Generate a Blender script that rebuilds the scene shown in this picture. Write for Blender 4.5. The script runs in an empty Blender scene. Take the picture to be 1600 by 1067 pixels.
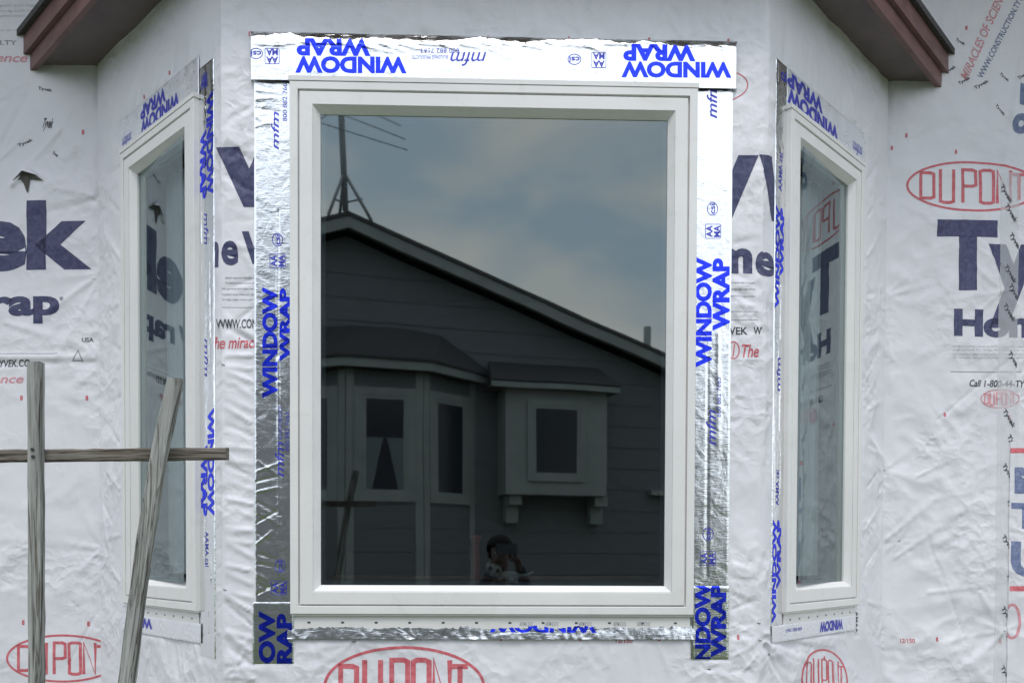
import bpy, bmesh, math, random
import numpy as np
from mathutils import Vector, Matrix
random.seed(7)
S = bpy.context.scene
COL = S.collection

# ------------------------------------------------------------------ camera
EYE = 1.6
F, CX, CY = 1382.14, 830.03, 884.34          # focal length and principal point in photo pixels
YAW, PIT, ROL = 0.02799, -0.0209, 0.00436
cY, sY, cP, sP, cR, sR = math.cos(YAW), math.sin(YAW), math.cos(PIT), math.sin(PIT), math.cos(ROL), math.sin(ROL)
r0 = Vector((cY, -sY, 0)); f0 = Vector((sY, cY, 0)); z0 = Vector((0, 0, 1))
FWD = cP*f0 + sP*z0; up1 = -sP*f0 + cP*z0
RIGHT = cR*r0 + sR*up1; UP = -sR*r0 + cR*up1
CAMP = Vector((0, 0, EYE))
cam = bpy.data.cameras.new('camera'); co = bpy.data.objects.new('camera', cam); COL.objects.link(co)
M = Matrix((RIGHT, UP, -FWD)).transposed().to_4x4(); M.translation = CAMP
co.matrix_world = M
cam.sensor_width = 36; cam.lens = F/1600*36
cam.shift_x = (800-CX)/1600; cam.shift_y = (CY-533.5)/1600
cam.clip_start = 0.02; cam.clip_end = 3000
S.camera = co

# ------------------------------------------------------------------ world, sun, exposure
SUN_EL, SUN_AZ = math.radians(60), math.radians(186)   # azimuth clockwise from +Y: behind the camera, a little left
w = bpy.data.worlds.new('World'); S.world = w; w.use_nodes = True
nt = w.node_tree; N = nt.nodes; L = nt.links; N.clear()
out = N.new('ShaderNodeOutputWorld'); bg = N.new('ShaderNodeBackground'); L.new(bg.outputs[0], out.inputs[0])
sky = N.new('ShaderNodeTexSky'); sky.sky_type = 'NISHITA'; sky.sun_disc = False
sky.sun_elevation = SUN_EL; sky.sun_rotation = SUN_AZ; sky.air_density = 1.6; sky.dust_density = 2.5
tc = N.new('ShaderNodeTexCoord'); mp = N.new('ShaderNodeMapping'); mp.inputs['Scale'].default_value = (1, 1, 2.0)
mp.inputs['Location'].default_value = (0.35, 0.1, 0.25)
L.new(tc.outputs['Generated'], mp.inputs[0])
nz = N.new('ShaderNodeTexNoise'); nz.inputs['Scale'].default_value = 5.0; nz.inputs['Detail'].default_value = 6; nz.inputs['Roughness'].default_value = 0.5
nz.inputs['Distortion'].default_value = 0.3
L.new(mp.outputs[0], nz.inputs['Vector'])
cr = N.new('ShaderNodeValToRGB'); cr.color_ramp.elements[0].position = 0.42; cr.color_ramp.elements[1].position = 0.72
L.new(nz.outputs['Fac'], cr.inputs[0])
hz = N.new('ShaderNodeMix'); hz.data_type = 'RGBA'; hz.inputs[0].default_value = 0.80    # thin overcast veil over the blue
hz.inputs[7].default_value = (10.9, 13.2, 15.9, 1); L.new(sky.outputs[0], hz.inputs[6])
cm = N.new('ShaderNodeMix'); cm.data_type = 'RGBA'; cm.inputs[7].default_value = (17.2, 16.3, 15.6, 1)
L.new(cr.outputs[0], cm.inputs[0]); L.new(hz.outputs[2], cm.inputs[6])
L.new(cm.outputs[2], bg.inputs[0]); bg.inputs[1].default_value = 0.10

sl = bpy.data.lights.new('sun', 'SUN'); sl.energy = 1.25; sl.angle = math.radians(18); sl.color = (1, 0.95, 0.92)
so = bpy.data.objects.new('sun', sl); COL.objects.link(so)
sd = Vector((math.sin(SUN_AZ)*math.cos(SUN_EL), math.cos(SUN_AZ)*math.cos(SUN_EL), math.sin(SUN_EL)))
so.rotation_euler = sd.to_track_quat('Z', 'Y').to_euler(); so.location = (0, -5, 12)
S.view_settings.view_transform = 'Standard'; S.view_settings.look = 'None'
S.view_settings.gamma = 1; S.view_settings.exposure = 0.09; S.view_settings.use_curve_mapping = False

# ------------------------------------------------------------------ helpers
def put(name, me, mat=None, parent=None, label=None, cat=None, group=None, kind=None, smooth=False):
    if isinstance(me, bmesh.types.BMesh):
        b = me; me = bpy.data.meshes.new(name); b.to_mesh(me); b.free()
    o = bpy.data.objects.new(name, me); COL.objects.link(o)
    if mat: me.materials.append(mat)
    if smooth:
        me.polygons.foreach_set('use_smooth', [True]*len(me.polygons))
    if parent: o.parent = parent
    tag(o, label, cat, group, kind)
    return o
def tag(o, label=None, cat=None, group=None, kind=None):
    if label: o['label'] = label
    if cat: o['category'] = cat
    if group: o['group'] = group
    if kind: o['kind'] = kind
def empty(name, loc, label=None, cat=None, group=None, parent=None):
    o = bpy.data.objects.new(name, None); COL.objects.link(o); o.empty_display_size = 0.1
    if parent: o.parent = parent
    o.location = loc; tag(o, label, cat, group)
    return o
def rebase(root):
    """children were made in world coordinates: keep them there under a root that stands elsewhere"""
    def rec(o):
        for c in o.children: rec(c)
    for c in list(root.children):
        c.matrix_parent_inverse = Matrix.Translation(root.location).inverted()
def hexa(bm, p):          # eight corners: 4 of one side, 4 of the other
    v = [bm.verts.new(q) for q in p]
    for f in ((0,1,2,3), (7,6,5,4), (0,4,5,1), (1,5,6,2), (2,6,7,3), (3,7,4,0)):
        bm.faces.new([v[i] for i in f])
def fixn(bm): bmesh.ops.recalc_face_normals(bm, faces=bm.faces[:])
class Frame:
    """a vertical plane: origin O (at z=0), U to the viewer's right, Nn outward"""
    def __init__(s, O, U, Nn): s.O, s.U, s.Nn = Vector(O), Vector(U).normalized(), Vector(Nn).normalized()
    def P(s, u, v, d=0): return s.O + s.U*u + Vector((0, 0, v)) + s.Nn*d
    def px(s, x, y, d=0):            # where the ray through a photo pixel meets the plane
        dr = RIGHT*((x-CX)/F) + UP*((CY-y)/F) + FWD
        o = s.O + s.Nn*d
        t = (o-CAMP).dot(s.Nn)/dr.dot(s.Nn)
        q = CAMP + dr*t - o
        return q.dot(s.U), q.z
    def box(s, bm, u0, u1, v0, v1, d0, d1):
        hexa(bm, [s.P(u0,v0,d0), s.P(u1,v0,d0), s.P(u1,v1,d0), s.P(u0,v1,d0), s.P(u0,v0,d1), s.P(u1,v0,d1), s.P(u1,v1,d1), s.P(u0,v1,d1)])
def boxobj(fr, name, dims, mat, parent=None, bev=0, **k):
    bm = bmesh.new(); fr.box(bm, *dims); fixn(bm)
    if bev: bmesh.ops.bevel(bm, geom=bm.edges[:], offset=bev, segments=1, affect='EDGES')
    return put(name, bm, mat, parent, **k)

# ------------------------------------------------------------------ materials
def mat(name, col, rough=0.5, metal=0.0, spec=0.5, coat=0):
    m = bpy.data.materials.new(name); m.use_nodes = True
    b = m.node_tree.nodes['Principled BSDF']
    b.inputs['Base Color'].default_value = (*col, 1); b.inputs['Roughness'].default_value = rough
    b.inputs['Metallic'].default_value = metal; b.inputs['Specular IOR Level'].default_value = spec
    return m
def nodes(m): return m.node_tree.nodes, m.node_tree.links, m.node_tree.nodes['Principled BSDF']
def noise_node(m, scale, detail=5, rough=0.55, vec=None, sc=(1,1,1), dist=0):
    n, l, b = nodes(m)
    t = n.new('ShaderNodeTexCoord'); mpn = n.new('ShaderNodeMapping'); mpn.inputs['Scale'].default_value = sc
    l.new(t.outputs['Object'], mpn.inputs[0])
    x = n.new('ShaderNodeTexNoise'); x.inputs['Scale'].default_value = scale; x.inputs['Detail'].default_value = detail
    x.inputs['Roughness'].default_value = rough; x.inputs['Distortion'].default_value = dist
    l.new(mpn.outputs[0], x.inputs['Vector'])
    return x
def ramp(m, src, stops):
    n, l, b = nodes(m); r = n.new('ShaderNodeValToRGB'); e = r.color_ramp.elements
    while len(e) < len(stops): e.new(0.5)
    for i, (p, c) in enumerate(stops): e[i].position = p; e[i].color = (*c, 1)
    l.new(src, r.inputs[0]); return r
def colour(m, src): nodes(m)[1].new(src, nodes(m)[2].inputs['Base Color'])
def bump(m, src, strength, distance, prev=None):
    n, l, b = nodes(m); bp = n.new('ShaderNodeBump'); bp.inputs['Strength'].default_value = strength; bp.inputs['Distance'].default_value = distance
    l.new(src, bp.inputs['Height'])
    if prev: l.new(prev.outputs[0], bp.inputs['Normal'])
    l.new(bp.outputs[0], b.inputs['Normal']); return bp
def crumple(m, k=1.0):
    """fine paper crumple as relief: smooth cells warped by noise"""
    n, l, b = nodes(m)
    a = noise_node(m, 9, 3, 0.5)
    t = n.new('ShaderNodeTexCoord'); ad = n.new('ShaderNodeVectorMath'); ad.operation = 'MULTIPLY_ADD'
    l.new(a.outputs['Color'], ad.inputs[0]); ad.inputs[1].default_value = (0.12, 0.12, 0.12); l.new(t.outputs['Object'], ad.inputs[2])
    vo = n.new('ShaderNodeTexVoronoi'); vo.feature = 'SMOOTH_F1'; vo.inputs['Scale'].default_value = 21; vo.inputs['Smoothness'].default_value = 0.25
    l.new(ad.outputs[0], vo.inputs['Vector'])
    msk = noise_node(m, 3.2, 3, 0.5); rm = ramp(m, msk.outputs['Fac'], [(0.42, (0.12,)*3), (0.62, (1,)*3)])
    mu = n.new('ShaderNodeMath'); mu.operation = 'MULTIPLY'; l.new(vo.outputs['Distance'], mu.inputs[0]); l.new(rm.outputs[0], mu.inputs[1])
    b1 = bump(m, mu.outputs[0], 0.55*k, 0.012)
    f = noise_node(m, 160, 4, 0.6)
    bump(m, f.outputs['Fac'], 0.25*k, 0.0015, b1)

WRAP = mat('wrap_white', (0.76, 0.755, 0.80), 0.5, spec=0.45)
x = noise_node(WRAP, 2.2, 6, 0.6); r = ramp(WRAP, x.outputs['Fac'], [(0.3, (0.72, 0.705, 0.75)), (0.7, (0.80, 0.785, 0.82))]); colour(WRAP, r.outputs[0]); crumple(WRAP)
def ink(name, c, fade=0.0, rough=0.55):
    m = mat(name, c, rough, spec=0.4)
    x = noise_node(m, 60, 5, 0.65)
    lo = tuple(v*0.85 for v in c); hi = tuple(min(1, v+(0.8-v)*(0.06+fade)) for v in c)
    r = ramp(m, x.outputs['Fac'], [(0.35, lo), (0.75, hi)]); colour(m, r.outputs[0]); crumple(m)
    return m
NAVY = ink('ink_navy', (0.045, 0.05, 0.135))
NAVYF = ink('ink_navy_faded', (0.13, 0.17, 0.33), 0.12)
GREY = ink('ink_grey', (0.30, 0.31, 0.36), 0.1)
PALE = ink('ink_pale_grey', (0.55, 0.57, 0.62), 0.1)
BLACK = ink('ink_black', (0.05, 0.05, 0.07))
RED = ink('ink_red', (0.66, 0.11, 0.14), 0.10)
PINK = ink('ink_red_faded', (0.72, 0.30, 0.34), 0.15)

def foilmat(name, c, rough, metal=1.0, k=1.0):
    m = mat(name, c, rough, metal)
    n, l, b = nodes(m)
    scrim = noise_node(m, 26, 4, 0.6, sc=(1.2, 1.2, 9), dist=0.5)
    b1 = bump(m, scrim.outputs['Fac'], 0.24*k, 0.003)
    cr_ = noise_node(m, 14, 3, 0.5, dist=1.2)
    b2 = bump(m, cr_.outputs['Fac'], 0.22*k, 0.012, b1)
    rr = noise_node(m, 20, 4); r = ramp(m, rr.outputs['Fac'], [(0.3, (rough*0.6,)*3), (0.7, (rough*1.5,)*3)])
    l.new(r.outputs[0], b.inputs['Roughness'])
    return m
FOIL = foilmat('foil_tape', (0.84, 0.85, 0.86), 0.17)
FOILW = foilmat('foil_tape_milky', (0.84, 0.84, 0.88), 0.32, 0.5, 0.8)
BLUE = foilmat('foil_print_blue', (0.03, 0.055, 0.88), 0.26, 0.93)
BLUED = foilmat('foil_print_blue_soft', (0.07, 0.075, 0.50), 0.4, 0.5)
VINYL = mat('vinyl_white', (0.66, 0.67, 0.66), 0.38)
x = noise_node(VINYL, 3, 5); r = ramp(VINYL, x.outputs['Fac'], [(0.3, (0.75, 0.735, 0.72)), (0.7, (0.82, 0.80, 0.785))]); colour(VINYL, r.outputs[0])
n, l, b = nodes(VINYL); sm0 = noise_node(VINYL, 9, 7, .7, dist=.6); rr0 = ramp(VINYL, sm0.outputs['Fac'], [(0.28, (.93, .925, .91)), (0.46, (1, 1, 1))])
mm = n.new('ShaderNodeMix'); mm.data_type = 'RGBA'; mm.blend_type = 'MULTIPLY'; mm.inputs[0].default_value = 1; l.new(r.outputs[0], mm.inputs[6]); l.new(rr0.outputs[0], mm.inputs[7]); l.new(mm.outputs[2], b.inputs['Base Color'])
x = noise_node(VINYL, 220, 3); bump(VINYL, x.outputs['Fac'], 0.08, 0.0006)
SPACER = mat('glazing_spacer', (0.10, 0.12, 0.14), 0.5)
BROWN = mat('trim_brown', (0.23, 0.115, 0.115), 0.5)
x = noise_node(BROWN, 8, 6, 0.6, sc=(1, 1, 3)); r = ramp(BROWN, x.outputs['Fac'], [(0.3, (0.14, 0.07, 0.068)), (0.7, (0.24, 0.125, 0.12))]); colour(BROWN, r.outputs[0])
bump(BROWN, x.outputs['Fac'], 0.25, 0.004)
SOFFIT = mat('soffit_brown', (0.17, 0.13, 0.135), 0.65)
x = noise_node(SOFFIT, 5, 6, 0.6); r = ramp(SOFFIT, x.outputs['Fac'], [(0.3, (0.13, 0.10, 0.105)), (0.7, (0.20, 0.155, 0.155))]); colour(SOFFIT, r.outputs[0])
SHING = mat('shingle_dark', (0.07, 0.065, 0.065), 0.9)
x = noise_node(SHING, 70, 6, 0.7); r = ramp(SHING, x.outputs['Fac'], [(0.3, (0.045, 0.042, 0.045)), (0.7, (0.11, 0.10, 0.10))]); colour(SHING, r.outputs[0]); bump(SHING, x.outputs['Fac'], 0.6, 0.004)
DARK = mat('dark_hole', (0.02, 0.02, 0.022), 0.9)
SHEATH = mat('sheathing', (0.10, 0.09, 0.08), 0.85)
STEEL = mat('staple_steel', (0.10, 0.10, 0.11), 0.4, 0.7)

GLASS = bpy.data.materials.new('window_glass'); GLASS.use_nodes = True
n, l = GLASS.node_tree.nodes, GLASS.node_tree.links; n.clear()
o_ = n.new('ShaderNodeOutputMaterial'); mx = n.new('ShaderNodeMixShader'); tr = n.new('ShaderNodeBsdfTransparent'); gl = n.new('ShaderNodeBsdfGlossy')
tr.inputs[0].default_value = (0.62, 0.68, 0.69, 1); gl.inputs['Roughness'].default_value = 0.018; gl.inputs['Color'].default_value = (0.87, 0.99, 0.985, 1)
fr = n.new('ShaderNodeFresnel'); fr.inputs['IOR'].default_value = 1.52
ma = n.new('ShaderNodeMath'); ma.operation = 'ADD'; ma.inputs[1].default_value = 0.125
l.new(fr.outputs[0], ma.inputs[0]); l.new(ma.outputs[0], mx.inputs[0]); l.new(tr.outputs[0], mx.inputs[1]); l.new(gl.outputs[0], mx.inputs[2]); l.new(mx.outputs[0], o_.inputs[0])
t = n.new('ShaderNodeTexCoord'); ns = n.new('ShaderNodeTexNoise'); ns.inputs['Scale'].default_value = 2.2; ns.inputs['Detail'].default_value = 1
l.new(t.outputs['Object'], ns.inputs['Vector']); bp = n.new('ShaderNodeBump'); bp.inputs['Strength'].default_value = 0.10; bp.inputs['Distance'].default_value = 0.004
l.new(ns.outputs['Fac'], bp.inputs['Height']); l.new(bp.outputs[0], gl.inputs['Normal'])

CLEAR = bpy.data.materials.new('clear_seam_tape'); CLEAR.use_nodes = True
n, l = CLEAR.node_tree.nodes, CLEAR.node_tree.links; pb = n['Principled BSDF']; o_ = n['Material Output']
pb.inputs['Base Color'].default_value = (0.82, 0.83, 0.84, 1); pb.inputs['Roughness'].default_value = 0.3
mx = n.new('ShaderNodeMixShader'); tr = n.new('ShaderNodeBsdfTransparent'); mx.inputs[0].default_value = 0.38
l.new(tr.outputs[0], mx.inputs[1]); l.new(pb.outputs[0], mx.inputs[2]); l.new(mx.outputs[0], o_.inputs[0])

# ------------------------------------------------------------------ noise in numpy
_rng = np.random.RandomState(3)
PERM = np.tile(_rng.permutation(256), 3)
GA = _rng.rand(256)*2*np.pi; GX, GY = np.cos(GA), np.sin(GA)
def pn(x, y, seed=0):
    x = np.asarray(x, float)+seed*37.13; y = np.asarray(y, float)+seed*11.71
    xi, yi = np.floor(x).astype(int), np.floor(y).astype(int); xf, yf = x-xi, y-yi
    def g(i, j):
        h = PERM[(PERM[(xi+i) & 255]+((yi+j) & 255)) & 511]
        return GX[h]*(xf-i)+GY[h]*(yf-j)
    u = xf*xf*xf*(xf*(xf*6-15)+10); v = yf*yf*yf*(yf*(yf*6-15)+10)
    return ((g(0,0)*(1-u)+g(1,0)*u)*(1-v)+(g(0,1)*(1-u)+g(1,1)*u)*v)*1.5
def sm(a, b, x): t = np.clip((x-a)/(b-a), 0, 1); return t*t*(3-2*t)

class Sheet(Frame):
    """a wrinkled sheet: a fine grid over [u0,u1]x[v0,v1] with a height field"""
    def __init__(s, fr, u0, u1, v0, v1, c, hf, base=0.0):
        super().__init__(fr.O, fr.U, fr.Nn)
        s.c = c; s.u0, s.v0 = u0, v0
        s.nu = max(2, round((u1-u0)/c)); s.nv = max(2, round((v1-v0)/c))
        s.cu = (u1-u0)/s.nu; s.cv = (v1-v0)/s.nv
        s.u1, s.v1 = u1, v1
        s.u = u0+np.arange(s.nu+1)*s.cu; s.v = v0+np.arange(s.nv+1)*s.cv
        UU, VV = np.meshgrid(s.u, s.v)
        s.H = base+hf(UU, VV); s.UU, s.VV = UU, VV
    def height(s, u, v):
        a = np.clip((u-s.u0)/s.cu, 0, s.nu-1e-6); b = np.clip((v-s.v0)/s.cv, 0, s.nv-1e-6)
        i, j = a.astype(int), b.astype(int); p, q = a-i, b-j
        h00, h10, h01, h11 = s.H[j,i], s.H[j,i+1], s.H[j+1,i], s.H[j+1,i+1]
        return np.where(p >= q, h00+(h10-h00)*p+(h11-h10)*q, h00+(h11-h01)*p+(h01-h00)*q)
    def build(s, name, m, parent=None, hole=None, keep=None, **k):
        nu1 = s.nu+1
        X = s.O.x+s.U.x*s.UU+s.Nn.x*s.H; Y = s.O.y+s.U.y*s.UU+s.Nn.y*s.H; Z = s.O.z+s.VV
        co_ = np.stack([X, Y, Z], -1).reshape(-1, 3)
        jj, ii = np.meshgrid(np.arange(s.nv), np.arange(s.nu), indexing='ij')
        uc = s.u0+(ii+.5)*s.cu; vc = s.v0+(jj+.5)*s.cv
        ok = np.ones(ii.shape, bool)
        if hole: ok &= ~((uc > hole[0]) & (uc < hole[1]) & (vc > hole[2]) & (vc < hole[3]))
        if keep is not None: ok &= keep(uc, vc)
        a = (jj*nu1+ii)[ok]
        tri = np.concatenate([np.stack([a, a+1, a+nu1+1], -1), np.stack([a, a+nu1+1, a+nu1], -1)])
        used = np.zeros(len(co_), int); used[tri.ravel()] = 1; idx = np.cumsum(used)-1
        co_ = co_[used > 0]; tri = idx[tri]
        me = bpy.data.meshes.new(name); me.vertices.add(len(co_)); me.vertices.foreach_set('co', co_.ravel().astype(np.float32))
        me.loops.add(tri.size); me.loops.foreach_set('vertex_index', tri.ravel().astype(np.int32))
        me.polygons.add(len(tri)); me.polygons.foreach_set('loop_start', np.arange(0, tri.size, 3, dtype=np.int32))
        me.update(calc_edges=True); me.validate()
        return put(name, me, m, parent, smooth=True, **k)

# ------------------------------------------------------------------ lettering that lies on a sheet
_tc = {}
def text_geo(s, bold, shear, space=1.0):
    key = (s, bold, shear, space)
    if key in _tc: return _tc[key]
    c = bpy.data.curves.new('t', 'FONT'); c.body = s; c.size = 1; c.offset = bold; c.resolution_u = 4; c.shear = shear; c.space_character = space
    o = bpy.data.objects.new('t', c); COL.objects.link(o)
    dg = bpy.context.evaluated_depsgraph_get(); dg.update()
    me = bpy.data.meshes.new_from_object(o.evaluated_get(dg))
    V = np.array([v.co[:2] for v in me.vertices]); Fc = [tuple(p.vertices) for p in me.polygons]
    bpy.data.objects.remove(o); bpy.data.curves.remove(c); bpy.data.meshes.remove(me)
    lo, hi = V.min(0), V.max(0); V = (V-lo)/(hi-lo)
    _tc[key] = (V, Fc); return _tc[key]
def strokes(lines, wd):
    """polylines -> flat ribbons"""
    V, Fc = [], []
    for pl in lines:
        closed = pl[0] == pl[-1]; P = np.array(pl[:-1] if closed else pl, float); n_ = len(P)
        side = []
        for i in range(n_):
            a = P[i]-P[i-1] if (i > 0 or closed) else P[1]-P[0]
            b = P[(i+1) % n_]-P[i] if (i < n_-1 or closed) else P[i]-P[i-1]
            a = a/np.linalg.norm(a); b = b/np.linalg.norm(b); t_ = a+b; t_ /= np.linalg.norm(t_)
            nn = np.array([-t_[1], t_[0]]); side.append(nn/max(0.75, nn.dot([-a[1], a[0]]))*wd/2)
        base = len(V)
        for p, q in zip(P, side): V += [p+q, p-q]
        for i in range(n_ if closed else n_-1):
            a, b = base+2*i, base+2*((i+1) % n_); Fc.append((a, a+1, b+1, b))
    return np.array(V), Fc
def ell(cx, cy, rx, ry, n_=64): return [(cx+rx*math.cos(i/n_*2*math.pi), cy+ry*math.sin(i/n_*2*math.pi)) for i in range(n_)]+[(cx+rx, cy)]
def rrect(x0, x1, y0, y1, r):
    return [(x0+r,y0),(x1-r,y0),(x1,y0+r),(x1,y1-r),(x1-r,y1),(x0+r,y1),(x0,y1-r),(x0,y0+r),(x0+r,y0)]
def oval_lines():
    L_ = []
    xs = [-.80, -.50, -.16, .11, .37, .60]
    for ch, x0 in zip('DUPONT', xs):
        h = .52 if ch in 'DT' else .68; y0, y1 = -h, h
        x1 = x0+(0.20 if ch != 'T' else 0.2); r = .05
        if ch == 'D': L_.append([(x0,y0),(x1-r,y0),(x1,y0+r),(x1,y1-r),(x1-r,y1),(x0,y1),(x0,y0)])
        if ch == 'U': L_.append([(x0,y1),(x0,y0+r),(x0+r,y0),(x1-r,y0),(x1,y0+r),(x1,y1)])
        if ch == 'P': L_.append([(x0,y0),(x0,y1),(x1-r,y1),(x1,y1-r),(x1,r),(x1-r,0),(x0,0)])
        if ch == 'O': L_.append(rrect(x0, x1, y0, y1, r))
        if ch == 'N': L_.append([(x0,y0),(x0,y1),(x1,y0),(x1,y1)])
        if ch == 'T': L_ += [[(x0,y1),(x1,y1)], [((x0+x1)/2,y1),((x0+x1)/2,y0)]]
    return L_
def lay(sheet, V, Fc, m, parent, p00, p10, p01, clip=None, name='lettering', off=0.0007, label=None):
    """V in 0..1 space -> the sheet; p00,p10,p01 are sheet (u,v)"""
    p00, p10, p01 = map(np.array, (p00, p10, p01))
    bm = bmesh.new(); Q = p00+np.outer(V[:,0], p10-p00)+np.outer(V[:,1], p01-p00)
    vs = [bm.verts.new((a, b, 0)) for a, b in Q]
    for f in Fc:
        try: bm.faces.new([vs[i] for i in f])
        except ValueError: pass
    c = clip or (sheet.u0, sheet.u1, sheet.v0, sheet.v1)
    for co_, no in (((c[0],0,0),(-1,0,0)), ((c[1],0,0),(1,0,0)), ((0,c[2],0),(0,-1,0)), ((0,c[3],0),(0,1,0))):
        g = bm.verts[:]+bm.edges[:]+bm.faces[:]
        if g: bmesh.ops.bisect_plane(bm, geom=g, plane_co=co_, plane_no=no, clear_outer=True)
    if not bm.faces: bm.free(); return None
    A = np.array([v.co[:2] for v in bm.verts]); lo, hi = A.min(0), A.max(0)
    def cuts(k0, k1, f):
        for k in range(math.ceil(k0), math.floor(k1)+1):
            bmesh.ops.bisect_plane(bm, geom=bm.verts[:]+bm.edges[:]+bm.faces[:], dist=1e-6, **f(k))
    cuts((lo[0]-sheet.u0)/sheet.cu, (hi[0]-sheet.u0)/sheet.cu, lambda k: dict(plane_co=(sheet.u0+k*sheet.cu,0,0), plane_no=(1,0,0)))
    cuts((lo[1]-sheet.v0)/sheet.cv, (hi[1]-sheet.v0)/sheet.cv, lambda k: dict(plane_co=(0,sheet.v0+k*sheet.cv,0), plane_no=(0,1,0)))
    a0, a1 = (lo[0]-sheet.u0)/sheet.cu, (hi[0]-sheet.u0)/sheet.cu; b0, b1 = (lo[1]-sheet.v0)/sheet.cv, (hi[1]-sheet.v0)/sheet.cv
    cuts(a0-b1, a1-b0, lambda k: dict(plane_co=(sheet.u0+k*sheet.cu, sheet.v0, 0), plane_no=(1/sheet.cu, -1/sheet.cv, 0)))
    A = np.array([v.co[:2] for v in bm.verts]); H = sheet.height(A[:,0], A[:,1])+off
    for v, (a, b), h in zip(bm.verts, A, H): v.co = sheet.P(a, b, h)
    bm.normal_update()
    s_ = sum(((f.normal.dot(sheet.Nn))*f.calc_area() for f in bm.faces))
    if s_ < 0: bmesh.ops.reverse_faces(bm, faces=bm.faces[:])
    return put(name, bm, m, parent, smooth=True, label=label)
def write(sheet, s, m, parent, a, b, c, bold=0.03, shear=0, clip=None, space=1.0, **k):
    """a,b,c: photo pixels of the ink box's bottom-left, bottom-right and top-left corners"""
    V, Fc = text_geo(s, bold, shear, space)
    return lay(sheet, V, Fc, m, parent, sheet.px(*a), sheet.px(*b), sheet.px(*c), clip, **k)
def draw(sheet, lines, wd, m, parent, cx, cy, rx, ry, clip=None, slope=0.0, **k):
    """unit drawing centred on a pixel, radii in pixels"""
    asp = rx/ry; V, Fc = strokes([[(x_*asp, y_) for x_, y_ in l_] for l_ in lines], wd); V = V/np.array([asp, 1])
    o = np.array(sheet.px(cx, cy)); ex = np.array(sheet.px(cx+rx, cy+rx*slope))-o; ey = np.array(sheet.px(cx, cy-ry))-o
    return lay(sheet, V, Fc, m, parent, o, o+ex, o+ey, clip, **k)
def oval(sheet, m, parent, cx, cy, rx, ry, clip=None, slope=0.0, lw=0.09, tw=0.13):
    draw(sheet, [ell(0, 0, 1, 1)], lw, m, parent, cx, cy, rx, ry, clip, slope, name='logo_ring')
    draw(sheet, oval_lines(), tw, m, parent, cx, cy, rx, ry, clip, slope, name='lettering')
def ticks(sheet, m, parent, pts, w_=4.5, h_=8):
    for x_, y_ in pts:
        write(sheet, '8', m, parent, (x_-w_/2, y_+h_/2), (x_+w_/2, y_+h_/2), (x_-w_/2, y_-h_/2), bold=0.05)
def greeking(sheet, m, parent, x0, x1, y, h, seed, slope=0.0):
    """a line of small print"""
    rn = random.Random(seed); al = 'aeinorstlcdumphg'
    s = ' '.join(''.join(rn.choice(al) for _ in range(rn.randint(3, 8))) for _ in range(9))
    write(sheet, s, m, parent, (x0, y+h+slope*0), (x1, y+h+slope*(x1-x0)), (x0, y), bold=0.01)

# ------------------------------------------------------------------ where the walls stand
ANG = 0.79971; E = 0.022; D = 3.03
ca, sa = math.cos(ANG), math.sin(ANG)
MX = -0.0448; BW = 0.9345-E*math.tan(ANG/2); YF = D+E; LS = 1.11
YW = YF+LS*sa
FRONT = Frame((MX, YF, 0), (1, 0, 0), (0, -1, 0))
LEFT = Frame((MX-BW, YF, 0), (ca, -sa, 0), (-sa, -ca, 0))        # u from -LS (far) to 0 (front corner)
RGHT = Frame((MX+BW, YF, 0), (ca, sa, 0), (sa, -ca, 0))          # u from 0 to LS
XL, XR = MX-BW-LS*ca, MX+BW+LS*ca
WALL = Frame((0, YW, 0), (1, 0, 0), (0, -1, 0))
ZB, ZT = EYE-0.2288, EYE-0.2288+1.7950
ZLO, ZHI = 0.86, 4.05
NW = 0.1710-E*math.tan(ANG/2); WW = 0.6520
ctr = dict(fr=FRONT, u0=-0.6910, u1=0.6910)
lft = dict(side='lft', fr=LEFT, u0=-(NW+WW), u1=-NW)
rgt = dict(side='rgt', fr=RGHT, u0=NW, u1=NW+WW)

house = empty('house', (MX, YF, 0), 'bay of a house wrapped in white printed sheeting, three new windows under a brown eave', 'house')

# ------------------------------------------------------------------ wrinkled wrap
def fold(U, V, a, b, amp, wd, tap=True):
    a, b = np.array(a), np.array(b); d = b-a; L2 = max(1e-9, d@d)
    t = ((U-a[0])*d[0]+(V-a[1])*d[1])/L2; tcl = np.clip(t, 0, 1)
    dist = np.hypot(U-(a[0]+tcl*d[0]), V-(a[1]+tcl*d[1]))
    wv = wd*(0.6+0.8*tcl)
    return amp*np.exp(-(dist/wv)**2)*(1-0.6*tcl if tap else 1)
def pucker(U, V, p, seed, amp=0.005, reach=0.14, n_=7):
    rn = random.Random(seed); dx, dy = U-p[0], V-p[1]; r_ = np.hypot(dx, dy); h = -amp*0.9*np.exp(-(r_/0.012)**2)
    a0 = rn.random()*6.28
    for i in range(n_):
        a = a0+i*6.28/n_+rn.uniform(-.35, .35); c, s_ = math.cos(a), math.sin(a)
        al, pe = dx*c+dy*s_, -dx*s_+dy*c
        wv = 0.004+0.10*np.maximum(al, 0)
        h = h+np.where(al > 0, rn.uniform(.5, 1)*amp*np.exp(-(pe/wv)**2)*np.exp(-al/reach)*sm(0, 0.012, al), 0)
    return h
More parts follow.
